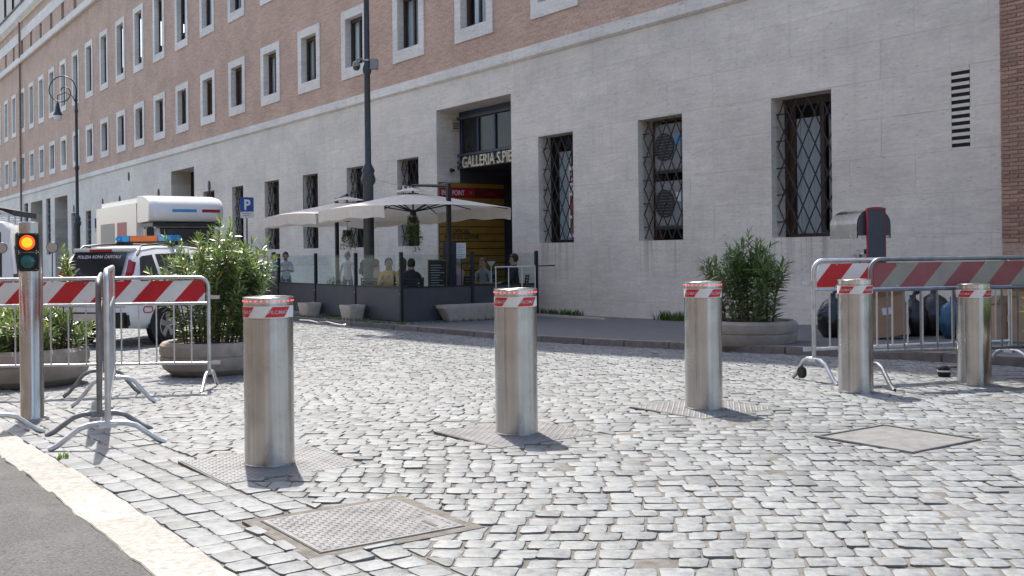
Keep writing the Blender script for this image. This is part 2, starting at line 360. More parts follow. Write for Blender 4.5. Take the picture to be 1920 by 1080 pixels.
# ------------------------------------------------------------------ mesh helpers
class MB:
    def __init__(s): s.v, s.f, s.m = [], [], []
    def vert(s, p): s.v.append(tuple(p)); return len(s.v) - 1
    def face(s, pts, mi=0):
        i = [s.vert(p) for p in pts]; s.f.append(i); s.m.append(mi)
    def idx(s, ids, mi=0): s.f.append(list(ids)); s.m.append(mi)
    def box(s, x0, y0, z0, x1, y1, z1, mi=0, M=None):
        c = [(x0, y0, z0), (x1, y0, z0), (x1, y1, z0), (x0, y1, z0), (x0, y0, z1), (x1, y0, z1), (x1, y1, z1), (x0, y1, z1)]
        if M is not None: c = [tuple(M @ Vector(p)) for p in c]
        o = len(s.v); s.v += c
        for q in ((0, 3, 2, 1), (4, 5, 6, 7), (0, 1, 5, 4), (1, 2, 6, 5), (2, 3, 7, 6), (3, 0, 4, 7)):
            s.idx([o + k for k in q], mi)
        return s
    def tube(s, pts, r, n=8, mi=0, caps=True):
        pts = [Vector(p) for p in pts]; rs = r if isinstance(r, (list, tuple)) else [r] * len(pts)
        t0 = (pts[1] - pts[0]).normalized()
        up = Vector((0, 0, 1)) if abs(t0.z) < .9 else Vector((1, 0, 0))
        a = t0.cross(up).normalized(); rings = []
        for i, p in enumerate(pts):
            if i == 0: t = t0
            elif i == len(pts) - 1: t = (pts[-1] - pts[-2]).normalized()
            else: t = ((pts[i + 1] - p).normalized() + (p - pts[i - 1]).normalized()).normalized()
            a = (a - t * a.dot(t)).normalized(); b = t.cross(a)
            rings.append([s.vert(p + (a * math.cos(2 * PI * k / n) + b * math.sin(2 * PI * k / n)) * rs[i]) for k in range(n)])
        for q, w in zip(rings, rings[1:]):
            for k in range(n): s.idx((q[k], q[(k + 1) % n], w[(k + 1) % n], w[k]), mi)
        if caps: s.idx(rings[0][::-1], mi); s.idx(rings[-1], mi)
        return s
    def lathe(s, prof, n=32, mi=0, M=None, close=True):
        rings = []
        for r, z in prof:
            ring = []
            for k in range(n):
                p = Vector((r * math.cos(2 * PI * k / n), r * math.sin(2 * PI * k / n), z))
                if M is not None: p = M @ p
                ring.append(s.vert(p))
            rings.append(ring)
        for q, w in zip(rings, rings[1:]):
            for k in range(n): s.idx((q[k], q[(k + 1) % n], w[(k + 1) % n], w[k]), mi)
        if close: s.idx(rings[0][::-1], mi); s.idx(rings[-1], mi)
        return s
    def prism(s, poly, f0, f1, mi=0):              # poly of 2-D points, f0/f1 map them to the two faces
        n = len(poly); a = [s.vert(f0(*p)) for p in poly]; b = [s.vert(f1(*p)) for p in poly]
        s.idx(a[::-1], mi); s.idx(b, mi)
        for k in range(n): s.idx((a[k], a[(k + 1) % n], b[(k + 1) % n], b[k]), mi)
        return s
    def sphere(s, c, r, n=12, k=8, mi=0, sc=(1, 1, 1)):
        prof = [(max(1e-4, math.sin(PI * i / k)) * r, -math.cos(PI * i / k) * r) for i in range(k + 1)]
        return s.lathe(prof, n, mi, Matrix.Translation(c) @ Matrix.Diagonal((*sc, 1)), False)
    def mesh(s, name, mats, smooth=40, bevel=0, fix=True):
        me = bpy.data.meshes.new(name); me.from_pydata(s.v, [], s.f)
        for m in mats: me.materials.append(MATS[m] if isinstance(m, str) else m)
        if len(mats) > 1: me.polygons.foreach_set('material_index', s.m)
        if bevel or fix:
            bm = bmesh.new(); bm.from_mesh(me)
            if fix: bmesh.ops.recalc_face_normals(bm, faces=bm.faces)
            if bevel: bmesh.ops.bevel(bm, geom=[e for e in bm.edges if e.is_manifold and e.calc_face_angle(0) > .5], offset=bevel, segments=2, affect='EDGES', clamp_overlap=True)
            bm.to_mesh(me); bm.free()
        if smooth:
            me.polygons.foreach_set('use_smooth', [True] * len(me.polygons)); me.set_sharp_from_angle(angle=R(smooth))
        me.update()
        return me
    def build(s, name, mats, parent=None, loc=(0, 0, 0), rotz=0.0, **kw):
        return put(name, s.mesh(name, mats if isinstance(mats, (list, tuple)) else [mats], **kw), parent, loc, rotz)
def put(name, me, parent=None, loc=(0, 0, 0), rotz=0.0, rot=None):
    o = bpy.data.objects.new(name, me); COL.objects.link(o)
    o.location = loc; o.rotation_euler = rot or (0, 0, rotz)
    if parent is not None: o.parent = parent
    return o
def tag(o, label=None, cat=None, group=None, kind=None):
    if label: o['label'] = label
    if cat: o['category'] = cat
    if group: o['group'] = group
    if kind: o['kind'] = kind
    return o
def thing(name, loc, rotz=0.0, label=None, cat=None, group=None, kind=None):
    o = bpy.data.objects.new(name, None); COL.objects.link(o); o.empty_display_size = .2
    o.location = loc; o.rotation_euler = (0, 0, rotz)
    return tag(o, label, cat, group, kind)
def arc(cx, cz, r, a0, a1, n=6): return [(cx + r * math.cos(a0 + (a1 - a0) * k / n), cz + r * math.sin(a0 + (a1 - a0) * k / n)) for k in range(n + 1)]
def clip(poly, nx, ny, d):                         # keep nx*x + ny*y >= d
    out = []
    for (x0, y0), (x1, y1) in zip(poly, poly[1:] + poly[:1]):
        a, b = nx * x0 + ny * y0 - d, nx * x1 + ny * y1 - d
        if a >= 0: out.append((x0, y0))
        if (a >= 0) != (b >= 0):
            t = a / (a - b); out.append((x0 + (x1 - x0) * t, y0 + (y1 - y0) * t))
    return out
def area(p): return abs(sum(a[0] * b[1] - b[0] * a[1] for a, b in zip(p, p[1:] + p[:1]))) / 2
_dg = None
def textmesh(txt, size, ext=.002, align='LEFT', bold=0.0, sx=1.0, shear=0.0):
    cu = bpy.data.curves.new('t', 'FONT'); cu.body = txt; cu.size = size; cu.extrude = ext; cu.align_x = align; cu.offset = bold; cu.shear = shear
    cu.resolution_u = 3
    o = bpy.data.objects.new('t', cu); COL.objects.link(o)
    bpy.context.view_layer.update()
    me = bpy.data.meshes.new_from_object(o.evaluated_get(bpy.context.evaluated_depsgraph_get()))
    bpy.data.objects.remove(o); bpy.data.curves.remove(cu)
    for v in me.vertices: v.co.x *= sx
    return me
def text(name, txt, size, mat, parent, M, ext=.002, align='CENTER', bold=0.0, sx=1.0):
    me = textmesh(txt, size, ext, align, bold, sx); me.transform(M); me.materials.clear(); me.materials.append(MATS[mat])
    return put(name, me, parent)
UPRIGHT = Matrix.Rotation(PI / 2, 4, 'X')          # text that faces local -y

def leafy(name, k=.28):                            # let some light through the leaves
    m = MATS[name]; nt = m.node_tree; N, L = nt.nodes, nt.links; b = N['Principled BSDF']
    tr = N.new('ShaderNodeBsdfTranslucent'); mx = N.new('ShaderNodeMixShader'); mx.inputs[0].default_value = k
    src = b.inputs['Base Color'].links[0].from_socket; L.new(src, tr.inputs[0])
    L.new(b.outputs[0], mx.inputs[1]); L.new(tr.outputs[0], mx.inputs[2]); L.new(mx.outputs[0], N['Material Output'].inputs[0])
for n_ in ('leaf', 'leaf_young', 'leaf_dry', 'grass'): leafy(n_)
leafy('canvas', .25)
# ------------------------------------------------------------------ ground, roads, pavements
def sheet(name, us, vs, zf, mat, kind='structure', parent=None):
    mb = MB(); ids = {}
    for i, u in enumerate(us):
        for j, v in enumerate(vs):
            x, y = S(u, v); ids[i, j] = mb.vert((x, y, zf(u, v)))
    for i in range(len(us) - 1):
        for j in range(len(vs) - 1): mb.idx((ids[i, j], ids[i, j + 1], ids[i + 1, j + 1], ids[i + 1, j]))
    o = mb.build(name, mat, parent, fix=False)
    if parent is None: tag(o, kind=kind)
    return o
def fr(a, b, st):
    n = max(1, int(round((b - a) / st))); return [a + (b - a) * k / n for k in range(n + 1)]
us_all = fr(-40, -4, 4) + fr(-4, 30, .5)[1:] + fr(30, 130, 5)[1:] + [250, 700]
tag(sheet('ground', [-600, -200] + us_all, [-600, -200, -60, -20, 0, 10, 20, 60, 200, 600], lambda u, v: guv(u) - .12, 'ground'),
    'bare ground running out to the horizon under the street', 'ground')
tag(sheet('asphalt_road', us_all, fr(-9, STRIP0 + .02, .6), lambda u, v: guv(u) + .004, 'asphalt'), 'dark grey asphalt road beside the white stone strip', 'road')
rg = random.Random(3)
street = sheet('cobbled_street', fr(-14, -4, 1) + fr(-4, 26, .2)[1:] + fr(26, 130, 3)[1:], fr(STRIP1 - .1, KERBV + .1, .2),
               lambda u, v: guv(u) - .0065 + rg.uniform(-.004, .004), 'grout')
tag(street, 'street paved with grey basalt cobblestones in sandy joints', 'street')

BOLL = [(506, 869, .938), (969, 812, .936), (1320, 765, .938), (1605, 734, .916), (1827, 720, .852)]
BP = []
for px, py, H in BOLL:
    p = G(px, py); BP.append((p, H))
mh1 = G(678, 983); mh2 = G(1682, 821)
plates = []                                        # (u, v, half u, half v, border)
for p, H in BP[:3]: plates.append((*UV(p.x, p.y), .37, .385, .012))
plates.append((*UV(mh1.x, mh1.y), .325, .35, .0))
plates.append((*UV(mh2.x, mh2.y), .345, .345, .0))

# cobblestones: jittered blocks with chamfered corners, rounded tops and slight tilts
rc = random.Random(5)
stones = []                                        # (distance, polygon in world xy, simple)
def hold(poly, band=False):
    if not band: poly = clip(poly, CS, SN, STRIP1 + .66)
    poly = clip(poly, -CS, -SN, -(KERBV - .015)) if len(poly) > 2 else poly
    for (pu, pv, hu, hv, bd) in plates:
        if len(poly) < 3: return None
        cu, cv = UV(sum(p[0] for p in poly) / len(poly), sum(p[1] for p in poly) / len(poly))
        m = .018 + bd
        if abs(cu - pu) < hu + .25 and abs(cv - pv) < hv + .25:
            best = []
            for nx, ny, d in ((-SN, CS, pu + hu + m), (SN, -CS, -(pu - hu - m)), (CS, SN, pv + hv + m), (-CS, -SN, -(pv - hv - m))):
                q = clip(poly, nx, ny, d)
                if len(q) > 2 and (not best or area(q) > area(best)): best = q
            poly = best
    if len(poly) < 3 or area(poly) < .0022: return None
    return poly
def add_stone(poly, band=False):
    a0 = area(poly); poly = hold(poly, band)
    if poly is None: return
    cx = sum(p[0] for p in poly) / len(poly); cy = sum(p[1] for p in poly) / len(poly)
    stones.append((cx, cy, poly))
TH = R(-5)
ca, sa = math.cos(TH), math.sin(TH)
def warp(a, b):
    b2 = b + .045 * math.sin(a * 1.0 + .6 * math.sin(b * .9)) + .015 * math.sin(a * 2.7 + b * 1.3)
    a2 = a + .05 * math.sin(b * 1.7) + .02 * math.sin(a * 3.1)
    return (a2 * ca - b2 * sa, a2 * sa + b2 * ca)
b = 2.6
while b < 24.5:
    pitch = rc.uniform(.108, .128)
    wid = .60 * (b + 1.2) + 1.2
    a = -wid - rc.uniform(0, .13)
    while a < wid:
        ln = rc.uniform(.108, .146) if rc.random() > .07 else rc.uniform(.08, .105)
        g = rc.uniform(.003, .008); j = .008
        q = [(a + g, b + g), (a + ln - g, b + g), (a + ln - g, b + pitch - g), (a + g, b + pitch - g)]
        q = [warp(x + rc.uniform(-j, j), y + rc.uniform(-j, j)) for x, y in q]
        cx, cy = q[0]; u, v = UV(cx, cy)
        if STRIP1 + .5 < v < KERBV + .2 and u < 25.5: add_stone(q)
        a += ln
    b += pitch
v = STRIP1 + .012
for k in range(5):                                 # five courses laid along the stone strip
    pitch = .128; u = -2.5 - rc.uniform(0, .1)
    while u < 24:
        ln = rc.uniform(.115, .165); g = rc.uniform(.002, .006); j = .007
        q = [(u + g, v + g), (u + ln - g, v + g), (u + ln - g, v + pitch - g), (u + g, v + pitch - g)]
        q = [S(x + rc.uniform(-j, j), y + rc.uniform(-j, j)) for x, y in q]
        add_stone(q, True); u += ln
    v += pitch
def stone_geo(mb, cx, cy, poly, fine):
    lift = max(-.005, min(.006, rc.gauss(.0, .0022))); tx, ty = rc.gauss(0, .016), rc.gauss(0, .016)
    u, v = UV(cx, cy)
    for (pu, pv, hu, hv, bd) in plates[:4]:        # stones round the plates have worked loose
        if abs(u - pu) < hu + .2 and abs(v - pv) < hv + .2: lift += rc.uniform(-.003, .004); tx *= 1.3; ty *= 1.3
    z0 = gz(cx, cy)
    if fine:
        o = []
        for i, p in enumerate(poly):
            pr, nx = poly[i - 1], poly[(i + 1) % len(poly)]; t = rc.uniform(.06, .17)
            o.append((p[0] + (pr[0] - p[0]) * t, p[1] + (pr[1] - p[1]) * t)); t = rc.uniform(.06, .17)
            o.append((p[0] + (nx[0] - p[0]) * t, p[1] + (nx[1] - p[1]) * t))
        poly = o
    def ring(s, dz, tilt=1): return [mb.vert((cx + (x - cx) * s, cy + (y - cy) * s, z0 + lift + dz + tilt * ((x - cx) * tx + (y - cy) * ty))) for x, y in poly]
    n = len(poly)
    rings = [ring(1.0, -.045, 0), ring(1.0, -.0036)] + ([ring(.98, -.001)] if fine else []) + [ring(.945 if fine else .96, 0)]
    for q, w in zip(rings, rings[1:]):
        for k in range(n): mb.idx((q[k], q[(k + 1) % n], w[(k + 1) % n], w[k]))
    mb.idx(rings[-1])
def px_of(x, y, z):
    yy = y; dx = x / yy * F; dy = -(z - CH) / yy * F
    return 960 + dx + ROLL * dy, HY + dy - ROLL * dx
stones.sort(key=lambda t: t[1])
near, rest = [], []
for t in stones:
    px, py = px_of(t[0], t[1], 0) if t[1] > .5 else (-1, -1)
    (near if len(near) < 300 and 8 < px < 1912 and py < 1076 and area(t[2]) > .006 else rest).append(t)
for cx, cy, poly in near:
    mb = MB(); zz = gz(cx, cy); stone_geo(mb, cx, cy, poly, True)
    mb.v = [(x - cx, y - cy, z - zz) for x, y, z in mb.v]
    mb.build('cobblestone', 'cobble', street, (cx, cy, zz), smooth=28, fix=False)
mb = MB()
for cx, cy, poly in rest: stone_geo(mb, cx, cy, poly, cy < 10.5)
tag(mb.build('cobblestones', 'cobble', street, smooth=28, fix=False), kind='stuff')

# white stone strip between cobbles and asphalt
strip = thing('stone_strip', (*S(3, 1.2), 0), FA, 'worn white stone strip dividing cobbles from asphalt', 'strip', kind='structure')
u = -4.0; k = 0
while u < 24:
    ln = rc.uniform(.42, .75); mb = MB(); z = guv(u + ln / 2); t = [rc.uniform(-.012, .012) for _ in range(10)]
    n = 6
    a = [(3 - (u + .006 + (ln - .012) * q / n), STRIP0 + rc.uniform(-.010, .009) - 1.2) for q in range(n + 1)]
    c = [(3 - (u + .006 + (ln - .012) * q / n), STRIP1 + rc.uniform(-.008, .008) - 1.2) for q in range(n + 1)]
    poly = a + c[::-1]
    mb.prism(poly, lambda x, y: (x, y, z - .06), lambda x, y: (x, y, z + .009))
    mb.build('strip_stone', 'strip_stone', strip, bevel=.003); u += ln
# kerb and pavement along the facade
kerb = thing('kerb', (*S(12, KERBV), 0), FA, 'dark stone kerb edging the pavement along the facade', 'kerb', kind='structure')
u = -2.0
while u < 60:
    ln = rc.uniform(.85, 1.15) if u < 24 else 3; mb = MB(); z0, z1 = guv(u), guv(u + ln)
    p = [(12 - u - .004, 0), (12 - u - ln + .004, 0), (12 - u - ln + .004, .24), (12 - u - .004, .24)]
    zz = [z0, z1, z1, z0]
    a = [mb.vert((x, y, z - .1)) for (x, y), z in zip(p, zz)]; c = [mb.vert((x, y, z + PAVE + .006)) for (x, y), z in zip(p, zz)]
    mb.idx(a[::-1]); mb.idx(c)
    for q in range(4): mb.idx((a[q], a[(q + 1) % 4], c[(q + 1) % 4], c[q]))
    mb.build('kerb_stone', 'kerb_stone', kerb, bevel=.012); u += ln
pave = sheet('pavement', us_all, fr(KERBV + .23, 14.62, .5), lambda u, v: guv(u) + PAVE, 'pavement')
tag(pave, 'dark grey pavement between the kerb and the stone facade', 'pavement')

# steel plates under the bollards and the manholes
def stud_plate(p, hu, hv, name, label, studs, rim=True):
    t = thing(name, (p.x, p.y, p.z), FA, label, 'cover')
    mb = MB(); mb.box(-hu, -hv, -.03, hu, hv, .006); mb.build('plate', 'plate_steel', t, bevel=.003)
    if rim:
        mb = MB(); w = .03
        mb.box(-hu - w, -hv - w, -.05, hu + w, -hv - .004, .004); mb.box(-hu - w, hv + .004, -.05, hu + w, hv + w, .004)
        mb.box(-hu - w, -hv - .004, -.05, -hu - .004, hv + .004, .0035); mb.box(hu + .004, -hv - .004, -.05, hu + w, hv + .004, .0035)
        mb.build('frame', 'plate_rim' if studs else 'plate_rim', t)
    nx, ny = studs; mb = MB()
    for i in range(nx):
        for j in range(ny):
            x = -hu + .03 + (2 * hu - .06) * i / (nx - 1); y = -hv + .03 + (2 * hv - .06) * j / (ny - 1)
            if abs(x - hu * .55) < .1 and abs(y - hv * .72) < .035 and studs[0] > 18: continue
            if (i + j) % 2: a, c = .0105, .005
            else: a, c = .005, .0105
            a *= 1.25; c *= 1.25
            z0, z1 = .006, .0085; q = .6
            o = [mb.vert((x + sx * a, y + sy * c, z0)) for sx, sy in ((-1, -1), (1, -1), (1, 1), (-1, 1))]
            w = [mb.vert((x + sx * a * q, y + sy * c * q, z1)) for sx, sy in ((-1, -1), (1, -1), (1, 1), (-1, 1))]
            mb.idx(w)
            for k in range(4): mb.idx((o[k], o[(k + 1) % 4], w[(k + 1) % 4], w[k]))
    tag(mb.build('tread_studs', 'plate_steel', t, smooth=0, fix=False), kind='stuff')
    return t
t = stud_plate(mh1, .30, .325, 'manhole_cover', 'studded steel manhole cover set in a sandy mortar border', (21, 23), False)
mb = MB()
for x0, y0, x1, y1 in ((-.36, -.39, .36, -.33), (-.36, .33, .36, .39), (-.36, -.33, -.305, .33), (.305, -.33, .36, .33)): mb.box(x0, y0, -.05, x1, y1, .0015)
mb.build('mortar_border', 'grout', t)
mb = MB(); mb.box(.13, .215, .004, .24, .235, .0075); mb.build('lifting_slot', 'iron', t)
# second manhole: sunken slab in a raised iron frame
t = thing('sunken_manhole', (mh2.x, mh2.y, mh2.z), FA, 'sunken concrete manhole in a raised iron frame', 'cover')
mb = MB(); mb.box(-.31, -.31, -.06, .31, .31, .0); mb.build('slab', 'manhole_slab', t)
for nm, (x0, y0, x1, y1) in zip(('frame_bar',) * 4, ((-.34, -.34, .34, -.315), (-.34, .315, .34, .34), (-.34, -.313, -.315, .313), (.315, -.313, .34, .313))):
    mb = MB(); mb.box(x0, y0, -.06, x1, y1, .006); mb.build(nm, 'manhole_slab' if y1 < 0 else 'plate_rim', t, bevel=.004)

# weeds along the wall, the kerb and the strip
def tufts(name, label, pts, hh, n, seed, mat='grass'):
    r = random.Random(seed); mb = MB()
    for (x, y, z, sp) in pts:
        for _ in range(n):
            a, d = r.uniform(0, 2 * PI), r.random() ** .5 * sp
            bx_, by_ = x + d * math.cos(a), y + d * math.sin(a) * .8; h = hh * r.uniform(.4, 1); l = r.uniform(0, 2 * PI); w = r.uniform(.003, .007) * (1 + hh * 4)
            lx, ly = math.cos(l), math.sin(l); k = h * r.uniform(.2, .7)
            mb.face(((bx_ - ly * w, by_ + lx * w, z), (bx_ + ly * w, by_ - lx * w, z), (bx_ + lx * k * .4 + ly * w * .8, by_ + ly * k * .4 - lx * w * .8, z + h * .6), (bx_ + lx * k * .4 - ly * w * .8, by_ + ly * k * .4 + lx * w * .8, z + h * .6)))
            mb.face(((bx_ + lx * k * .4 - ly * w * .8, by_ + ly * k * .4 + lx * w * .8, z + h * .6), (bx_ + lx * k * .4 + ly * w * .8, by_ + ly * k * .4 - lx * w * .8, z + h * .6), (bx_ + lx * k, by_ + ly * k, z + h)))
    return tag(mb.build(name, mat, fix=False, smooth=0), label, 'weeds', kind='stuff')
def wallpts(px0, px1, n, sp, v=14.4):
    o = []
    for k in range(n):
        u, _ = AV(px0 + (px1 - px0) * k / max(1, n - 1), 600, v); o.append((*S(u, v), guv(u) + PAVE, sp))
    return o
tufts('weeds', 'green weeds growing at the foot of the wall under the barred windows', wallpts(1238, 1285, 6, .14), .22, 34, 1)
tufts('weeds', 'dark grass growing along the low border by the terrace corner', wallpts(1015, 1085, 9, .12), .16, 30, 2)
tufts('weeds', 'thin grass along the foot of the grey terrace panels', [(*S(18.3 + .18 * k, 10.03 if k > 1 else 10.1), guv(18.3 + .18 * k) + PAVE, .07) for k in range(36)] + [(*S(18.2, 10.1 + .2 * k), guv(18.2) + PAVE, .06) for k in range(16)], .09, 12, 4)
p = G(117, 860); tufts('weeds', 'small weed sprouting between the white strip stones', [(p.x, p.y, p.z, .035)], .05, 26, 5, 'leaf_young')

# ------------------------------------------------------------------ the long stone and brick building
UB = 20.0
ZB = -.45
bld = thing('stone_and_brick_building', (*S(UB, WALLV), ZB), FA, 'long building with travertine ground floor, pink brick storeys and stone framed windows', 'building')
def bx(u): return UB - u
Z_STR0, Z_STR1 = CH + 4.58, CH + 4.87
U0, U1 = AV(1880, 400, WALLV)[0], 118.0
ZS, ZT = CH + .22, CH + 2.705                      # barred windows: sill and head
op = []                                            # openings of the ground floor (u0, u1, z0, z1, kind)
for a, c in ((1447, 1560), (1197, 1280), (1010, 1075), (745, 785), (650, 683), (568, 596), (496, 523), (435, 456), (381, 402)):
    ym = 350
    op.append((AV(c, ym, WALLV)[0], AV(a, ym, WALLV)[0], ZS, ZT, 'window'))
entr = (AV(960, 400, WALLV)[0], AV(820, 400, WALLV)[0], -.40, AV(820, 207, WALLV)[1], 'entrance')
op.append(entr)
door1 = (AV(364, 340, WALLV)[0], AV(321, 340, WALLV)[0], -.6, AV(321, 322, WALLV)[1], 'door'); op.append(door1)
for a, c, t in ((188, 196, 392), (161, 171, 396), (134, 145, 400), (87, 95, 373), (46, 53, 382)):
    op.append((AV(c, 420, WALLV)[0], AV(a, 420, WALLV)[0], ZS, AV(a, t, WALLV)[1], 'window'))
for a, c, t in ((103, 127, 371), (58, 80, 380)):
    op.append((AV(c, 420, WALLV)[0], AV(a, 420, WALLV)[0], -.7, AV(a, t, WALLV)[1], 'door'))
vent_u1, vent_z1 = AV(1783, 136, WALLV); vent_u0, vent_z0 = AV(1819, 272, WALLV)
W1 = 3.375
uw0 = AV(996.7, 20, WALLV)[0]                      # left edge of one first-floor window
upper = []
for k in range(-3, 30):
    ul = uw0 + W1 * k; upper.append((ul - 1.77, ul))
F1 = (CH + 5.48, CH + 7.62); F2 = (CH + 9.18, CH + 12.4); F3 = (CH + 14.95, CH + 16.0)
def grid_wall(xs0, xs1, zs0, zs1, holes, y, mb, mi=0):
    zl = sorted({zs0, zs1} | {z for h in holes for z in (h[2], h[3]) if zs0 < z < zs1})
    for a, b2 in zip(zl, zl[1:]):
        zm = (a + b2) / 2
        hs = sorted((max(h[0], xs0), min(h[1], xs1)) for h in holes if h[2] < zm < h[3] and h[1] > xs0 and h[0] < xs1)
        x = xs0
        for h0, h1 in hs + [(xs1, xs1)]:
            if h0 > x + 1e-4:
                n = max(1, int((h0 - x) / 6))
                for q in range(n):
                    c0, c1 = x + (h0 - x) * q / n, x + (h0 - x) * (q + 1) / n
                    mb.face(((c0, y, a - ZB), (c1, y, a - ZB), (c1, y, b2 - ZB), (c0, y, b2 - ZB)), mi)
            x = max(x, h1)
holes = [(bx(h[1]), bx(h[0]), h[2], h[3]) for h in op]
USLAB = 31.2                                       # slabs are separate stones as far as their joints can be seen
mb = MB(); grid_wall(bx(U1), bx(USLAB), -1.2, Z_STR0, holes, 0, mb); mb.build('travertine_wall', 'travertine_far', bld, fix=False, smooth=0)
mb = MB(); grid_wall(bx(USLAB), bx(U0), -1.2, Z_STR0, holes, .014, mb); mb.build('wall_backing', 'mortar', bld, fix=False, smooth=0)
rs = random.Random(9)
def cut(rects, h):
    o = []
    for x0, x1, z0, z1 in rects:
        if h[0] >= x1 or h[1] <= x0 or h[2] >= z1 or h[3] <= z0: o.append((x0, x1, z0, z1)); continue
        if h[0] > x0: o.append((x0, h[0], z0, z1))
        if h[1] < x1: o.append((h[1], x1, z0, z1))
        if h[2] > z0: o.append((max(x0, h[0]), min(x1, h[1]), z0, h[2]))
        if h[3] < z1: o.append((max(x0, h[0]), min(x1, h[1]), h[3], z1))
    return o
vents = [(bx(vent_u1) , bx(vent_u0), vent_z1 - .132 * 0 - k * (vent_z1 - vent_z0) / 10.4 - .055, vent_z1 - k * (vent_z1 - vent_z0) / 10.4) for k in range(11)]
row = 0; z = ZS - 4 * .628
while z < Z_STR0 - .01:
    z1 = min(z + .628, Z_STR0); x = bx(USLAB) - (row % 2) * .615
    while x < bx(U0):
        x1 = x + 1.23 + (rs.uniform(-.12, .12) if row % 3 == 1 else 0)
        r0 = [(max(x, bx(USLAB)), min(x1, bx(U0)), z, z1)]
        if r0[0][1] - r0[0][0] > .02:
            for h in holes + vents: r0 = cut(r0, h)
            for a, c, zz0, zz1 in r0:
                if c - a < .012 or zz1 - zz0 < .012: continue
                g = .0013; cx, cz = (a + c) / 2, (zz0 + zz1) / 2; yy = rs.uniform(-.0012, .0012)
                m2 = MB(); m2.box(a - cx + g, 0, zz0 - cz + g, c - cx - g, .03, zz1 - cz - g)
                m2.build('travertine_slab', 'travertine', bld, (cx, yy, cz - ZB), smooth=0, fix=False)
        x = x1
    z = z1; row += 1
for vv in vents:
    m2 = MB(); m2.box(vv[0] + .002, .006, vv[2] - ZB, vv[1] - .002, .011, vv[3] - ZB); m2.build('vent_slot', 'dark_interior', bld)
# brick pier at the right end, brick by brick
ub = U0; m2 = MB(); m2.box(bx(ub), -.02, -1 - ZB, bx(ub) + 4.0, .5, Z_STR0 - ZB); m2.build('brick_pier_core', 'brick_wall', bld)
bm_ = MB(); bm_.box(-.128, -.006, -.0235, .128, .03, .0235); bme = bm_.mesh('brick', ['brick'], smooth=0, bevel=.003)
bh_ = MB(); bh_.box(-.062, -.006, -.0235, .062, .03, .0235); bhe = bh_.mesh('brick', ['brick'], smooth=0, bevel=.003)
for k in range(76):
    z = CH + .1 + k * .0575
    if k % 2:
        put('brick', bhe, bld, (bx(ub) + .064 + rs.uniform(-.002, .002), -.03, z - ZB)); put('brick', bme, bld, (bx(ub) + .26, -.03 + rs.uniform(-.003, .003), z - ZB))
        put('brick', bhe, bld, (bx(ub) + .458, -.03, z - ZB))
    else:
        put('brick', bme, bld, (bx(ub) + .130, -.03 + rs.uniform(-.003, .003), z - ZB)); put('brick', bme, bld, (bx(ub) + .395, -.03 + rs.uniform(-.003, .003), z - ZB))
# upper storeys
T3, SIDE, BOT = .27, .285, .34
uh = []
for a, c in upper:
    uh.append((bx(c), bx(a), *F1)); uh.append((bx(c), bx(a), *F2)); uh.append((bx(c) + .5, bx(a) - .5, *F3))
mb = MB(); grid_wall(bx(U1), bx(U0) + 4, Z_STR1, CH + 16.0, uh, 0.0, mb); mb.build('brick_wall', 'brick_wall', bld, fix=False, smooth=0)
def course(name, z0, z1, proud, mat='stone_trim', cham=.05):
    m = MB(); pr = [(.05, z0 - ZB), (-proud + cham, z0 - ZB), (-proud, z0 + cham - ZB), (-proud, z1 - ZB), (.05, z1 + .03 - ZB)]
    xs = [bx(U1) + (bx(U0) + 4 - bx(U1)) * q / 30 for q in range(31)]
    for a, c in zip(xs, xs[1:]):
        for (y0, q0), (y1, q1) in zip(pr, pr[1:]): m.face(((a, y0, q0), (c, y0, q0), (c, y1, q1), (a, y1, q1)))
    return m.build(name, mat, bld, smooth=0, fix=False)
course('string_course', Z_STR0, Z_STR1, .07)
course('cornice', CH + 14.3, CH + 14.62, .22); course('cornice_ledge', CH + 14.66, CH + 14.86, .10)
course('frieze_band', CH + 16.0, CH + 16.75, .03, cham=.01)
m = MB(); grid_wall(bx(U1), bx(U0) + 4, CH + 16.75, CH + 17.35, [], .02, m); m.build('attic_wall', 'brick_wall', bld, fix=False, smooth=0)
course('top_cornice', CH + 17.3, CH + 18.25, .35, cham=.25)
m = MB(); m.box(bx(U1), -.42, CH + 18.25 - ZB, bx(U0) + 4, -.36, CH + 18.4 - ZB); m.build('gutter', 'iron', bld)
# top floor with shuttered openings
HT, HL, US, UE = CH + 24.2, CH + 19.3, 32.5, 76.0   # unseen roof heights, stepped down mid-building to shape the shadow on the street
hs = [(bx(c) + .35, bx(a) - .35, CH + 18.4, CH + 19.1 if US < c < UE else CH + 21.4) for a, c in upper]
for ua, ub2, ht in ((U0 - 4, US, HT), (US, UE, HL), (UE, U1, CH + 25)):
    m = MB(); grid_wall(bx(ub2), bx(ua), CH + 18.28, ht, [h for h in hs], .0, m); m.build('top_floor_wall', 'cream_plaster', bld, fix=False, smooth=0)
    m = MB(); m.box(bx(ub2) + .01, -.4, ht - ZB, bx(ua), 14, ht + .3 - ZB); m.build('roof', 'oxide', bld)
    for xx in (ua, ub2):
        m = MB(); m.face(((bx(xx) + (-.02 if xx == ua else .02), .02, CH + 17 - ZB), (bx(xx) + (-.02 if xx == ua else .02), 14, CH + 17 - ZB), (bx(xx) + (-.02 if xx == ua else .02), 14, ht - ZB), (bx(xx) + (-.02 if xx == ua else .02), .02, ht - ZB))); m.build('added_step_wall', 'cream_plaster', bld, fix=False)  # side walls of the unseen roof blocks, added with the shadow-shaping steps
for h in hs[8:]:
    m = MB(); m.box(h[0], .12, h[2] - ZB, h[1], .16, h[3] - ZB); m.build('shutter', 'green_shutter', bld)
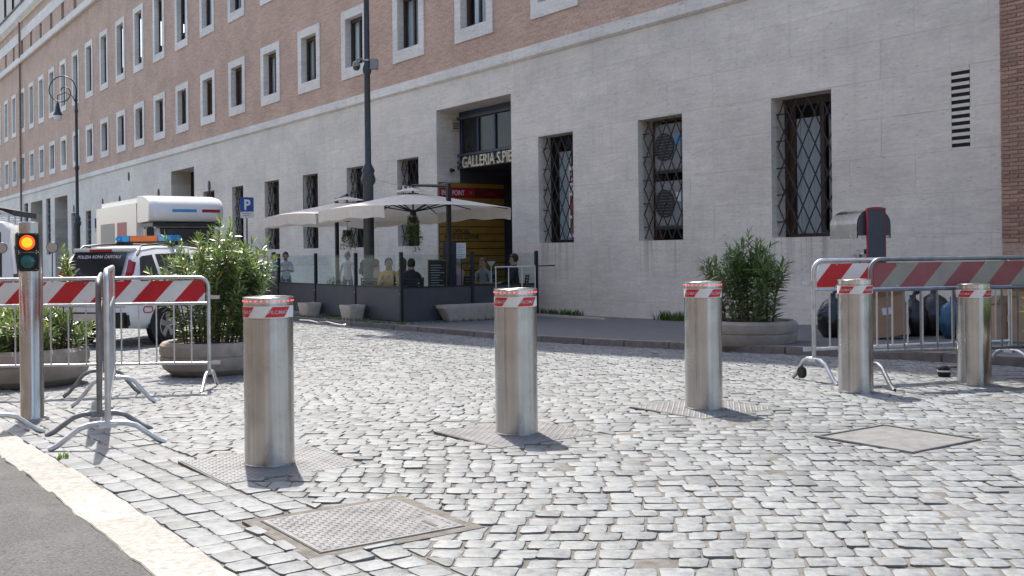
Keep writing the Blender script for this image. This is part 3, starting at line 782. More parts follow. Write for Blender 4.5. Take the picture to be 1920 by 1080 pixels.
m = MB(); m.face(((bx(U0) + 4, .0, -1 - ZB), (bx(U0) + 4, 14, -1 - ZB), (bx(U0) + 4, 14, HT - ZB), (bx(U0) + 4, .0, HT - ZB)))
m.face(((bx(U1), .0, -1 - ZB), (bx(U1), 14, -1 - ZB), (bx(U1), 14, HL - ZB), (bx(U1), .0, HL - ZB)))
m.face(((bx(U1), 14, -1 - ZB), (bx(U0) + 4, 14, -1 - ZB), (bx(U0) + 4, 14, HL - ZB), (bx(U1), 14, HL - ZB))); m.build('end_walls', 'brick_wall', bld, fix=False, smooth=0)

def framed_window(h, w=1.77):                      # stone surround, reveal, timber sash, glass, curtain; origin at outer lower left
    m = MB(); iw0, iw1, iz0, iz1 = SIDE, w - SIDE, BOT, h - T3; p = -.035; d = .24
    for x0, z0, x1, z1 in ((0, 0, w, iz0), (0, iz1, w, h), (0, iz0, iw0, iz1), (iw1, iz0, w, iz1)):
        m.face(((x0, p, z0), (x1, p, z0), (x1, p, z1), (x0, p, z1)))
    for a, c in (((0, 0), (w, 0)), ((w, 0), (w, h)), ((w, h), (0, h)), ((0, h), (0, 0))):
        m.face(((a[0], p, a[1]), (c[0], p, c[1]), (c[0], .03, c[1]), (a[0], .03, a[1])))
    for a, c in (((iw0, iz0), (iw1, iz0)), ((iw1, iz0), (iw1, iz1)), ((iw1, iz1), (iw0, iz1)), ((iw0, iz1), (iw0, iz0))):
        m.face(((a[0], p, a[1]), (c[0], p, c[1]), (c[0], d, c[1]), (a[0], d, a[1])))
    sur = m.mesh('window', ['stone_trim'], smooth=0, fix=False)
    m = MB(); t = .075
    for x0, z0, x1, z1 in ((iw0, iz0, iw1, iz0 + t), (iw0, iz1 - t * 1.6, iw1, iz1), (iw0, iz0 + t, iw0 + t, iz1 - t * 1.6), (iw1 - t, iz0 + t, iw1, iz1 - t * 1.6), (w / 2 - .04, iz0 + t, w / 2 + .04, iz1 - t * 1.6)):
        m.box(x0, d - .07, z0, x1, d, z1)
    sash = m.mesh('sash', ['wood_brown'], smooth=0)
    m = MB(); m.face(((iw0, d - .03, iz0), (iw1, d - .03, iz0), (iw1, d - .03, iz1), (iw0, d - .03, iz1))); pane = m.mesh('pane', ['glass_clear'], smooth=0, fix=False)
    m = MB(); n = 26
    for q in range(n):
        a, c = iw0 + (iw1 - iw0) * q / n, iw0 + (iw1 - iw0) * (q + 1) / n
        m.face(((a, d + .07 + .012 * (q % 2), iz0), (c, d + .07 + .012 * ((q + 1) % 2), iz0), (c, d + .07 + .012 * ((q + 1) % 2), iz1), (a, d + .07 + .012 * (q % 2), iz1)))
    cur = m.mesh('curtain', ['curtain'], fix=False)
    return sur, sash, pane, cur
rw = random.Random(21)
for hgt, zf in ((F1[1] - F1[0], F1[0]), (F2[1] - F2[0], F2[0])):
    sur, sash, pane, cur = framed_window(hgt)
    for i, (a, c) in enumerate(upper):
        w = put('window', sur, bld, (bx(c), 0, zf - ZB))
        put('sash', sash, w); put('pane', pane, w); o = put('curtain', cur, w)
        if rw.random() < .3: o.location.x = .25; o.scale.x = .72
m = MB(); w, h, d = .77, F3[1] - F3[0], .3
for a, c in (((0, 0), (w, 0)), ((w, 0), (w, h)), ((w, h), (0, h)), ((0, h), (0, 0))): m.face(((a[0], 0, a[1]), (c[0], 0, c[1]), (c[0], d, c[1]), (a[0], d, a[1])))
att = m.mesh('attic_window', ['brick_wall'], smooth=0, fix=False)
m = MB(); m.face(((0, d, 0), (w, d, 0), (w, d, h), (0, d, h))); attp = m.mesh('pane', ['glass_dark'], smooth=0)
for i, (a, c) in enumerate(upper):
    if i < 9: continue
    w_ = put('attic_window', att, bld, (bx(c) + .5, 0, F3[0] - ZB)); put('pane', attp, w_)
# barred ground floor windows
def reveal(m, x0, x1, z0, z1, d, y=0.0, mi=0):
    for a, c in (((x0, z0), (x1, z0)), ((x1, z0), (x1, z1)), ((x1, z1), (x0, z1)), ((x0, z1), (x0, z0))):
        m.face(((a[0], y, a[1]), (c[0], y, c[1]), (c[0], d, c[1]), (a[0], d, a[1])), mi)
def grille_bars(w, h, nx=4.0, y=.12):
    out = []; cell = w / nx; ch = cell * 1.95; k = ch / cell
    segs = []
    n0 = int(h / ch) + int(nx) + 3
    for i in range(-n0, n0):
        for sgn in (1, -1):
            # line z = sgn*k*(x - i*cell); clip to the rectangle
            pts = []
            for x in (0, w):
                z = sgn * k * (x - i * cell)
                if 0 <= z <= h: pts.append((x, z))
            for z in (0, h):
                x = i * cell + z / (sgn * k)
                if 0 < x < w: pts.append((x, z))
            pts = sorted(set((round(a, 4), round(c, 4)) for a, c in pts))
            if len(pts) >= 2 and (pts[0][0] - pts[-1][0]) ** 2 + (pts[0][1] - pts[-1][1]) ** 2 > .01: segs.append((pts[0], pts[-1], sgn))
    return segs
ops_w = [o_ for o_ in op if o_[4] == 'window']
for i, (u0, u1, z0, z1, kd) in enumerate(ops_w):
    w, h = u1 - u0, z1 - z0; d = .42
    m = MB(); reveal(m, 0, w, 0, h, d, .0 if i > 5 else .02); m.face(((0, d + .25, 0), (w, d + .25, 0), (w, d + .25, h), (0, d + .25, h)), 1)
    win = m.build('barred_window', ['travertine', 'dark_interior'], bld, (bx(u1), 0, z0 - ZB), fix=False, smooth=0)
    m = MB(); t = .07
    if i not in (1,):
        for a, b_, c, e in ((0, 0, w, t), (0, h - t * 2, w, h), (0, t, t, h - t * 2), (w - t, t, w, h - t * 2), (w * .60, t, w * .60 + .09, h - t * 2)): m.box(a + .002, d - .06, b_ + .002, c - .002, d, e - .002)
        m.build('sash', 'dark_interior' if i else 'wood_brown', win)
        m = MB(); m.face(((0, d - .02, 0), (w, d - .02, 0), (w, d - .02, h), (0, d - .02, h))); m.build('pane', 'glass_clear', win, fix=False)
    gi = .04
    segs = grille_bars(w - 2 * gi, h - 2 * gi, 4.5 if i < 3 else 4.0)
    bars = []
    for (a, c, sg) in segs:
        bars.append([(a[0] + gi, .13 + .012 * sg, a[1] + gi), (c[0] + gi, .13 + .012 * sg, c[1] + gi)])
    for q in range(5):
        zz = gi + (h - 2 * gi) * (q + .5) / 5
        bars.append([(0, .14, zz), (w * .14, .14, zz)]); bars.append([(w - .1, .14, zz), (w, .14, zz)])
    if i < 3:
        for b_ in bars: MB().tube(b_, .0125, 6).build('grille_bar', 'iron', win)
    else:
        m = MB()
        for b_ in bars: m.tube(b_, .016, 4)
        m.build('grille', 'iron', win)
    if i in (0, 2, 4, 6):
        m = MB(); n = 22
        for q in range(n):
            a, c = .16 + (w - .2) * q / n, .16 + (w - .2) * (q + 1) / n
            if .5 < q / n < .62: continue
            m.face(((a, d + .08 + .03 * (q % 2), .03), (c, d + .08 + .03 * ((q + 1) % 2), .03), (c, d + .08 + .03 * ((q + 1) % 2), h * .86), (a, d + .08 + .03 * (q % 2), h * .86)))
        m.build('curtain', 'curtain', win, fix=False)
    if i == 1:                                     # two air conditioner units stand inside the bars: separate things
        uu = (u0 + u1) / 2
        for zz, lab, hh in ((z0 + .34 * h * .16 + .12, 'pale air conditioner unit on the lower shelf behind window bars', .95), (z0 + h * .56, 'pale air conditioner unit with round fan on the upper shelf behind window bars', .98)):
            ac = thing('air_conditioner', (*S(uu, WALLV + .40), zz), FA, lab, 'air conditioner', 'air conditioners behind the bars')
            m = MB(); m.box(-.42, -.15, .03, .36, .17, hh); m.build('casing', 'ac_white', ac, bevel=.02)
            m = MB(); m.lathe([(.0001, 0), (.27, 0), (.285, .012), (.285, .02)], 28, 0, Matrix.Translation((-.12, -.151, hh * .52)) @ Matrix.Rotation(PI / 2, 4, 'X')); m.build('fan_recess', 'iron', ac)
            for q in range(9):
                m = MB(); zz_ = hh * .52 - .24 + .06 * q; l = math.sqrt(max(.0, .27 ** 2 - (zz_ - hh * .52) ** 2)); m.box(-.12 - l, -.185, zz_ - .005, -.12 + l, -.175, zz_ + .005); m.build('fan_guard_slat', 'galv_dark', ac)
            m = MB(); m.box(.20, -.153, hh * .55, .34, -.151, hh * .75); m.build('label_plate', 'blue_lens' if 'upper' in lab else 'paper', ac)
            m = MB(); m.box(-.44, -.16, -.03, .44, .2, .028); m.build('shelf', 'iron', ac)
    if i == 2:                                     # poster inside the third window
        ps = thing('window_poster', (*S(u0, WALLV + .36), z0), FA, 'white poster with dark red lettering behind the window bars', 'poster')
        m = MB(); m.box(-.62, .0, .12, -.005, .012, 1.75); m.build('sheet', 'sign_white', ps)
        for q, ch_ in enumerate('BAR'): text('letter', ch_, .40, 'maroon', ps, Matrix.Translation((-.60 + .2 * q, -.002, 1.38)) @ UPRIGHT, align='LEFT', bold=.008, sx=.75)
        text('lettering', 'SOUVENIR', .23, 'maroon', ps, Matrix.Translation((-.60, -.002, 1.15)) @ UPRIGHT, align='LEFT', bold=.003, sx=.62)
        m = MB(); m.box(-.58, -.004, .62, -.03, 0, 1.08); m.build('picture', 'photo_red', ps)
        m = MB(); m.box(-.58, -.004, .2, -.03, 0, .56); m.build('picture', 'oak', ps)
for (u0, u1, z0, z1, kd) in op:
    if kd != 'door': continue
    w, h = u1 - u0, z1 - z0
    m = MB(); reveal(m, 0, w, 0, h, .9); d = m.build('doorway', 'travertine_far', bld, (bx(u1), 0, z0 - ZB), fix=False, smooth=0)
    m = MB(); m.box(0, .9, 0, w, .96, h); m.build('door_leaf', 'dark_interior', d)
# oval plaques and brackets on the far wall, downpipe
for px, py in ((393, 349), (298, 363), (225, 375), (193, 380), (139, 391), (242, 331)):
    u, z = AV(px, py, WALLV); m = MB(); m.lathe([(.0001, 0), (.13, 0), (.15, .02), (.15, .04)], 16, 0, Matrix.Translation((0, 0, 0)) @ Matrix.Diagonal((.75, 1, 1.5, 1)) @ Matrix.Rotation(PI / 2, 4, 'X'))
    m.build('wall_plaque', 'iron', bld, (bx(u), 0.0, z - ZB))
u, _ = AV(41, 200, WALLV); MB().tube([(bx(u), -.12, -1), (bx(u), -.12, CH + 18 - ZB)], .07, 8).build('downpipe', 'oxide', bld)

# ---- gallery entrance: deep portal, glazed transom, sign, passage with yellow slatted side wall
eu0, eu1, ez0, ez1, _k = entr
vs_ = AU(862, 300, eu1)[0]                         # plane of the shop front
dpt = vs_ - WALLV; ZL = AV(862, 318, vs_)[1]
m = MB(); reveal(m, bx(eu1), bx(eu0), ez0 - ZB, ez1 - ZB, dpt, .02); ent = m.build('entrance', 'travertine', bld, fix=False, smooth=0)
x0, x1 = bx(eu1), bx(eu0)
m = MB(); m.box(x0, dpt, ZL - ZB, x1, dpt + .06, ez1 - ZB); m.build('transom_panel', 'navy', ent)
zt0, zt1 = AV(900, 283, vs_)[1], ez1 - .25
n = 4
for q in range(n):
    a = x0 + .22 + (x1 - x0 - .3) * q / n; c = x0 + .14 + (x1 - x0 - .3) * (q + 1) / n
    m = MB(); m.box(a, dpt - .012, zt0 - ZB, c, dpt - .004, zt1 - ZB); pn = m.build('transom_pane', 'transom_glass', ent)
    for b0, b1, e0, e1 in ((a - .05, a, zt0, zt1), (c, c + .03, zt0, zt1)):
        m = MB(); m.box(b0, dpt - .05, b_ and e0 - ZB, b1, dpt - .002, e1 - ZB); m.build('mullion', 'navy', ent)
for zz, th in ((ZL, .10), (ZL + .16, .06), (zt0 - .08, .06), (zt1 + .02, .08)):
    m = MB(); m.box(x0 + .003, dpt - .09, zz - ZB, x1 - .003, dpt - .001, zz + th - ZB); m.build('moulding', 'panel_grey', ent)
ul, zlet = AV(870, 315, vs_ - .05); ur, _z = AV(960, 300, vs_ - .05)
hl = AV(870, 293, vs_ - .05)[1] - zlet
sg = text('shop_sign_lettering', 'GALLERIA S.PIETRO', hl * 1.32, 'gold_letter', ent, Matrix.Identity(4), ext=.02, align='LEFT', bold=.006)
me = sg.data; xmx = max(v_.co.x for v_ in me.vertices)
wfull = (ul - ur) * 17 / 12.5
for v_ in me.vertices: v_.co.x *= wfull / xmx
me.transform(UPRIGHT); sg.location = (bx(ul), dpt - .10, zlet - ZB)
# passage behind: left side wall, back wall, ceiling, right wall
PD = dpt + 2.6
zf = guv(eu1) + PAVE
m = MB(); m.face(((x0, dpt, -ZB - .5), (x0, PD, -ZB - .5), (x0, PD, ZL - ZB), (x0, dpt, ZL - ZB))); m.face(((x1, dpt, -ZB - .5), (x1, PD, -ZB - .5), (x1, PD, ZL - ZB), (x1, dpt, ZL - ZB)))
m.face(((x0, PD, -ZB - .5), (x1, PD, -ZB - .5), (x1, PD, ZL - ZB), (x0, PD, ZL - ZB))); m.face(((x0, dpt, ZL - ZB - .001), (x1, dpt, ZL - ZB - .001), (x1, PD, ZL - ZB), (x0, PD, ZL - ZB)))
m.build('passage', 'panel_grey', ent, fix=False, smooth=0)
m = MB(); m.face(((x0, 0, zf - ZB), (x1, 0, zf - ZB), (x1, PD, zf - ZB), (x0, PD, zf - ZB))); m.build('passage_floor', 'pavement', ent, fix=False)
yv0, yv1 = AU(823, 400, eu1 - .03)[0], AU(945, 400, eu1 - .03)[0]
ztop = AU(880, 340, eu1 - .03)[1]
infb = thing('information_board', (*S(eu1 - .04, yv0), zf), FA, 'yellow slatted information board with red header in the gallery passage', 'sign board')
Lb = yv1 - yv0; hb = ztop - zf - .05; ns = 17
m = MB(); m.box(-.02, 0, 0, 0.0, Lb, hb); m.build('backing', 'black_metal', infb)
for q in range(ns):
    a = hb * q / ns; m = MB(); m.box(0, .01, a + .012, .018, Lb - .01, a + hb / ns - .012); m.build('slat', 'yellow_board', infb)
TSIDE = Matrix.Rotation(PI / 2, 4, 'Z') @ UPRIGHT   # text on a face looking along local +x
def side_text(nm, s_, size, mat, y, z, sx=.8, ext=.004, x=.03): text(nm, s_, size, mat, infb, Matrix.Translation((x, y, z)) @ TSIDE, ext=ext, align='LEFT', bold=.002, sx=sx)
hz0, hz1 = AU(840, 370, eu1 - .03)[1] - zf, AU(840, 351, eu1 - .03)[1] - zf
m = MB(); m.box(.019, .02, hz0, .03, Lb * .52, hz1); m.build('header_panel', 'sign_red', infb)
m = MB(); m.box(.019, Lb * .53, hz0, .03, Lb - .02, hz1); m.build('header_panel', 'sign_darkred', infb)
side_text('lettering', 'INFO POINT', .20, 'sign_white', .06, hz0 + .06, .66, x=.032)
side_text('lettering', 'terminal', .17, 'sign_red', Lb * .66, hz0 + .07, .72, x=.032)
m = MB(); m.lathe([(.001, 0), (.05, 0), (.05, .004)], 12, 0, Matrix.Translation((.031, Lb * .47, (hz0 + hz1) / 2)) @ Matrix.Rotation(PI / 2, 4, 'Y')); m.build('round_emblem', 'yellow_board', infb)
zo = AU(880, 438, eu1 - .03)[1] - zf; side_text('lettering', 'OFFICIAL', .19, 'black_metal', .42, zo, .7, x=.02)
zo = AU(880, 448, eu1 - .03)[1] - zf; side_text('lettering', 'JUBILEE 2025 SOUVENIR', .16, 'black_metal', .16, zo, .66, x=.02)
# alarm box and small lamp on the portal reveal
al = thing('alarm_box', (*S(eu1, AU(852, 235, eu1)[0]), AU(852, 246, eu1)[1]), FA, 'small beige alarm box on the left side of the portal', 'alarm box')
m = MB(); m.box(.0, -.13, 0, .07, .13, .3); m.build('case', 'pale_concrete', al, bevel=.012)
for q in range(3): m = MB(); m.box(.071, -.09, .06 + q * .06, .076, .09, .085 + q * .06); m.build('sounder_slot', 'dark_interior', al)
wl = thing('wall_spotlight', (*S(eu1, AU(845, 318, eu1)[0]), AU(845, 318, eu1)[1]), FA, 'small dark spotlight on the portal reveal', 'spotlight')
MB().tube([(0, 0, 0), (.12, 0, .0)], .015, 6).build('arm', 'iron', wl); MB().lathe([(.03, 0), (.06, .1), (.06, .12)], 12, 0, Matrix.Translation((.12, .05, -.03)) @ Matrix.Rotation(PI / 2, 4, 'X')).build('head', 'iron', wl)

# unseen house row added behind the camera for the steel posts to mirror
opp = thing('added_opposite_house', (*S(4, -10), 0), FA, 'warm plastered house added unseen across the asphalt road behind the viewer for the steel posts to mirror', 'building')
hw = [(x, x + 1.3, z, z + 2.2) for x in [-38 + 4.2 * k for k in range(20)] for z in (1.2, 5.4, 9.4)]
m = MB(); _zb = ZB; ZB = 0.0; grid_wall(-42, 46, -.2, 14.5, hw, 0, m); ZB = _zb
m.build('facade', 'warm_plaster', opp, fix=False, smooth=0)
m = MB(); reveal(m, 0, 1.3, 0, 2.2, -.2); m.face(((0, -.2, 0), (1.3, -.2, 0), (1.3, -.2, 2.2), (0, -.2, 2.2)), 1); ow = m.mesh('window', ['stone_trim', 'glass_dark'], smooth=0, fix=False)
for h in hw: put('window', ow, opp, (h[0], 0, h[2]))
m = MB(); m.box(-42.4, -9, 14.5, 46.4, .5, 14.9); m.build('roof', 'oxide', opp)
# ------------------------------------------------------------------ rising bollards
def bollard(p, H, leds, label, plate):
    t = thing('bollard', (p.x, p.y, p.z), 0, label, 'bollard', 'rising steel bollards across the street')
    r = .1375
    MB().lathe([(r + .003, 0), (r + .003, .012), (r, .014), (r, H - .120), (r - .0015, H - .119), (r - .0015, H - .040), (r, H - .039), (r, H - .034)], 64).build('body', 'steel', t, smooth=30)
    MB().lathe([(r - .002, H - .034), (r - .002, H - .008), (r + .003, H - .007), (r + .003, H - .001), (r - .004, H + .002), (.0001, H + .003)], 64).build('cap', 'steel_top', t, smooth=30)
    b0, b1 = H - .113, H - .048; rb = r + .0006; n = 72
    m = MB()
    for k in range(n):
        a, c = 2 * PI * k / n, 2 * PI * (k + 1) / n
        m.face(((rb * math.cos(a), rb * math.sin(a), b0), (rb * math.cos(c), rb * math.sin(c), b0), (rb * math.cos(c), rb * math.sin(c), b1), (rb * math.cos(a), rb * math.sin(a), b1)))
    band = m.build('reflective_band', 'white_paint', t, fix=False)
    for q in range(4):
        a0 = R(-85 + 90 * q); wid, sl = R(47), R(18); m = MB(); rp = rb + .0008; nn = 12
        for k in range(nn):
            f0, f1 = k / nn, (k + 1) / nn
            def P(f, h): a = a0 + wid * f + sl * h; return (rp * math.cos(a), rp * math.sin(a), b0 + .004 + (b1 - b0 - .008) * h)
            for hq in range(6): m.face((P(f0, hq / 6), P(f1, hq / 6), P(f1, (hq + 1) / 6), P(f0, (hq + 1) / 6)))
        m.build('red_patch', 'red_paint', band, fix=False)
        me = textmesh('PILOMAT', .029, .0002, 'CENTER', .0003); rt = rp + .0008
        for v_ in me.vertices:
            a = a0 + (wid + sl) / 2 + v_.co.x / rt; v_.co = (rt * math.cos(a), rt * math.sin(a), (b0 + b1) / 2 - .0105 + v_.co.y)
        me.materials.clear(); me.materials.append(MATS['sign_white']); put('lettering', me, band)
    if leds:
        for k in range(26):
            a = 2 * PI * (k + .3) / 26
            put('warning_led', LED, t, (r * math.cos(a), r * math.sin(a), H - .021))
    if plate:
        hu, hv = .37, .385; ca_, sa_ = math.cos(FA), math.sin(FA)
        MR = Matrix.Rotation(FA, 4, 'Z'); m = MB()
        m.box(-hu, -hv, -.03, hu, hv, .005, 0, MR); pl = m.build('base_plate', 'plate_steel', t, bevel=.002)
        m = MB(); w = .012
        for x0, y0, x1, y1 in ((-hu - w, -hv - w, hu + w, -hv - .002), (-hu - w, hv + .002, hu + w, hv + w), (-hu - w, -hv - .002, -hu - .002, hv + .002), (hu + .002, -hv - .002, hu + w, hv + .002)): m.box(x0, y0, -.04, x1, y1, .003, 0, MR)
        m.build('frame', 'plate_rim', t)
        m = MB(); nx = 26
        for i in range(nx):
            for j in range(nx):
                x = -hu + .02 + (2 * hu - .04) * i / (nx - 1); y = -hv + .02 + (2 * hv - .04) * j / (nx - 1)
                if x * x + y * y < .148 ** 2: continue
                a, c = (.0105, .0045) if (i + j) % 2 else (.0045, .0105)
                q4 = ((-1, -1), (1, -1), (1, 1), (-1, 1))
                o = [m.vert(MR @ Vector((x + sx * a, y + sy * c, .005))) for sx, sy in q4]; w_ = [m.vert(MR @ Vector((x + sx * a * .55, y + sy * c * .55, .0072))) for sx, sy in q4]
                m.idx(w_)
                for k in range(4): m.idx((o[k], o[(k + 1) % 4], w_[(k + 1) % 4], w_[k]))
        tag(m.build('tread_studs', 'plate_steel', pl, smooth=0, fix=False), kind='stuff')
m = MB(); m.sphere((0, 0, 0), .0048, 8, 6); LED = m.mesh('warning_led', ['led_red'])
labs = ['steel bollard with red lights, next to the studded manhole cover and the left barriers', 'steel bollard with red lights in front of the terrace corner, second from the traffic light',
        'steel bollard with red lights in front of the oleander planter by the barred windows', 'steel bollard without lights in front of the left end of the faded barriers',
        'shorter steel bollard without lights in front of the heap of cardboard and bags']
for k, (p, H) in enumerate(BP): bollard(p, H, k < 3, labs[k], k < 3)

# ------------------------------------------------------------------ traffic light post
p = G(61, 788)
tl = thing('traffic_light', (p.x, p.y, p.z), R(12), 'low steel traffic light post with lit amber and dark green lamps', 'traffic light')
Hh, rr = 1.57, .0865
MB().lathe([(.125, 0), (.125, .012), (rr + .004, .02), (rr, .03), (rr, Hh - .008), (rr - .006, Hh), (.0001, Hh + .002)], 48).build('post', 'steel', tl, smooth=30)
for k in range(4):
    a = R(45 + 90 * k); MB().lathe([(.011, .012), (.011, .024), (.0001, .026)], 6, 0, Matrix.Translation((.108 * math.cos(a), .108 * math.sin(a), 0))).build('anchor_bolt', 'galv', tl)
for (zc, lens, nm) in ((Hh - .165, 'amber', 'amber_lamp'), (Hh - .315, 'teal', 'green_lamp')):
    m = MB(); m.box(-.074, -rr - .012, zc - .073, .074, -.03, zc + .073); hs_ = m.build('lamp_housing', 'black_metal', tl, bevel=.006)
    MY = Matrix.Translation((0, -rr - .012, zc)) @ Matrix.Rotation(PI / 2, 4, 'X')
    m = MB(); m.lathe([(.066, 0), (.066, .012), (.058, .014), (.058, .004)], 32, 0, MY, False); m.build('lens_ring', 'plastic_black', hs_)
    if lens == 'amber':
        m = MB(); m.lathe([(.058, .004), (.05, .010), (.040, .013)], 32, 0, MY, False); m.build('lens_rim', 'amber_glow', hs_)
        m = MB(); m.lathe([(.040, .013), (.02, .017), (.0001, .018)], 32, 0, MY, False); m.build(nm, 'amber_core', hs_)
    else:
        m = MB(); m.lathe([(.058, .004), (.045, .012), (.02, .016), (.0001, .017)], 32, 0, MY, False); m.build(nm, 'teal_lens', hs_)
    for sx in (-1, 1):
        for sz in (-1, 1): MB().lathe([(.004, 0), (.004, .003), (.0001, .004)], 8, 0, Matrix.Translation((sx * .064, -rr - .012, zc + sz * .063)) @ Matrix.Rotation(PI / 2, 4, 'X')).build('screw', 'galv', hs_)

# ------------------------------------------------------------------ crowd barriers
def barrier(p0, p1, H, label, red='red_paint', white='white_paint', tubem='galv', hooks=0, plate=False, nb=None, phase=.1, castor=False, flip=1):
    p0, p1 = Vector(p0), Vector(p1); d = p1 - p0; L = Vector((d.x, d.y)).length; mid = (p0 + p1) / 2
    t = thing('crowd_barrier', (mid.x, mid.y, gz(mid.x, mid.y)), math.atan2(d.y, d.x), label, 'barrier', 'crowd barriers standing on the cobbles')
    h = L / 2; r = .019; rc_ = .10
    z0a, z1a = gz(p0.x, p0.y) - gz(mid.x, mid.y), gz(p1.x, p1.y) - gz(mid.x, mid.y)
    pts = [(-h, .19)] + arc(-h + rc_, H - rc_, rc_, PI, PI / 2, 6) + arc(h - rc_, H - rc_, rc_, PI / 2, 0, 6) + [(h, .19)]
    MB().tube([(x, 0, z) for x, z in pts], r, 10).build('frame', tubem, t)
    zm, zb = H - .262, .285
    MB().tube([(-h, 0, zm), (h, 0, zm)], .014, 8).build('middle_rail', tubem, t)
    MB().tube([(-h, 0, zb), (h, 0, zb)], .014, 8).build('bottom_rail', tubem, t)
    nb = nb or int(L / .17); bar = MB().tube([(0, 0, zb + .01), (0, 0, zm - .01)], .0085, 8).mesh('bar', [tubem])
    for k in range(1, nb): put('bar', bar, t, (-h + L * k / nb, 0, 0))
    b0, b1 = zm + .022, H - .03; bl = h - .035
    corner = arc(-bl + .07, b1 - .07, .07, PI, PI / 2, 4) + arc(bl - .07, b1 - .07, .07, PI / 2, 0, 4) + [(bl, b0), (-bl, b0)]
    m = MB(); m.prism(corner, lambda x, z: (x, -.002, z), lambda x, z: (x, .002, z)); board = m.build('board', white, t, smooth=0)
    x = -bl - .35 + phase
    while x < bl:
        q = [(x, b0), (x + .225, b0), (x + .225 + .19, b1), (x + .19, b1)]
        if flip < 0: q = [(-a, c) for a, c in q][::-1]
        for e in ((1, 0, -bl), (-1, 0, -bl), (.707, -.707, .707 * (-bl) - .707 * (b1 - .028)), (-.707, -.707, .707 * (-bl) - .707 * (b1 - .028))):
            if len(q) > 2: q = clip(q, *e)
        if len(q) > 2:
            m = MB(); m.prism(q, lambda a, z: (a, -.0032, z), lambda a, z: (a, .0032, z)); m.build('red_stripe', red, board, smooth=0)
        x += .415
    for k in range(3):
        for zz in (b0 + .012, b1 - .012):
            MB().lathe([(.006, -.008), (.006, .008)], 8, 0, Matrix.Translation((-bl * .8 + bl * .8 * k, 0, zz)) @ Matrix.Rotation(PI / 2, 4, 'X')).build('rivet', 'galv', board)
    fw = .35
    for sx, zz in ((-h, z0a), (h, z1a)):
        fp = [(-fw, .008), (-fw + .05, .035), (-.17, .165), (-.11, .19), (-.05, .197), (.05, .197), (.11, .19), (.17, .165), (fw - .05, .035), (fw, .008)]
        MB().tube([(sx, y, z + zz * (1 - z / .2)) for y, z in fp], .0185, 10).build('foot', tubem, t)
        m = MB(); m.box(sx - .028, -.055, .172, sx + .028, .055, .2, 0); m.build('foot_clamp', tubem, t)
    if hooks:
        for zz in (zm + .06, zb): m = MB(); m.box(h * hooks, -.004, zz - .018, h * hooks + .11 * hooks, .004, zz + .018); m.build('hook_plate', tubem, t)
    if plate:
        m = MB(); m.box(-bl * .1, -.012, zm - .16, -bl * .1 + .34, -.009, zm - .09); m.build('name_plate', tubem, t)
    if castor:
        m = MB(); m.lathe([(.001, -.02), (.05, -.02), (.055, 0), (.05, .02), (.001, .02)], 14, 0, Matrix.Translation((-h, .2, .055)) @ Matrix.Rotation(PI / 2, 4, 'Y')); m.build('castor', 'rubber', t)
    return t
pr = G(393, 729); dl = Vector((-1.0, -.055, 0)).normalized(); pl_ = pr + dl * 2.42
barrier(pl_, pr, 1.145, 'clean red and white barrier standing across the street behind the traffic light', hooks=1, plate=True, nb=14, phase=.32)
pa, pb = G(203, 838), G(214, 760)
barrier(pa, pb, 1.17, 'bright galvanised barrier parked end-on beside a darker barrier', phase=.2)
pa2, pb2 = G(187, 812), G(192, 742); 
barrier(pa2, pb2, 1.13, 'dark dull barrier parked end-on beside a brighter barrier', tubem='galv_dark', phase=.0)
pc = G(-18, 822); barrier(pc, pc + Vector((-1.2, 1.7, 0)), 1.1, 'barrier with only one foot showing at the edge of the white strip', phase=.1)
pc = G(1527, 716); pd = pc + Vector((2.05, .62, 0)); barrier(pc, pd, 1.075, 'red and white barrier standing behind the faded barrier', hooks=-1, nb=13, phase=.31, castor=True, tubem='galv')
pc = G(1634, 724); pd = pc + Vector((2.15, .42, 0)); barrier(pc, pd, 1.07, 'dirty faded red and grey barrier in front of the cardboard heap', 'red_faded', 'white_faded', 'galv_dark', nb=14, phase=.17)

# ------------------------------------------------------------------ planters with oleanders
def planter(p, r, h, label):
    t = thing('round_planter', (p.x, p.y, p.z), random.uniform(0, 6), label, 'planter', 'round concrete planters on the cobbles')
    pf = [(r * .70, 0), (r * .80, .02), (r * .93, h * .22), (r * .985, h * .42), (r * .99, h * .55), (r * .965, h * .565), (r * .965, h * .60), (r * .985, h * .62), (r, h * .75), (r * .985, h * .90), (r * .94, h * .98), (r * .90, h), (r * .85, h * .97), (r * .83, h * .86)]
    MB().lathe(pf, 56, 0, None, False).build('bowl', 'concrete', t, smooth=25)
    m = MB(); n = 40; c = m.vert((0, 0, h * .88)); rr_ = random.Random(4)
    ring = [m.vert((r * .5 * math.cos(2 * PI * k / n), r * .5 * math.sin(2 * PI * k / n), h * .88 + rr_.uniform(-.02, .03))) for k in range(n)]
    ring2 = [m.vert((r * .84 * math.cos(2 * PI * k / n), r * .84 * math.sin(2 * PI * k / n), h * .87)) for k in range(n)]
    for k in range(n): m.idx((c, ring[k], ring[(k + 1) % n])); m.idx((ring[k], ring2[k], ring2[(k + 1) % n], ring[(k + 1) % n]))
    m.build('soil', 'soil', t)
    return t
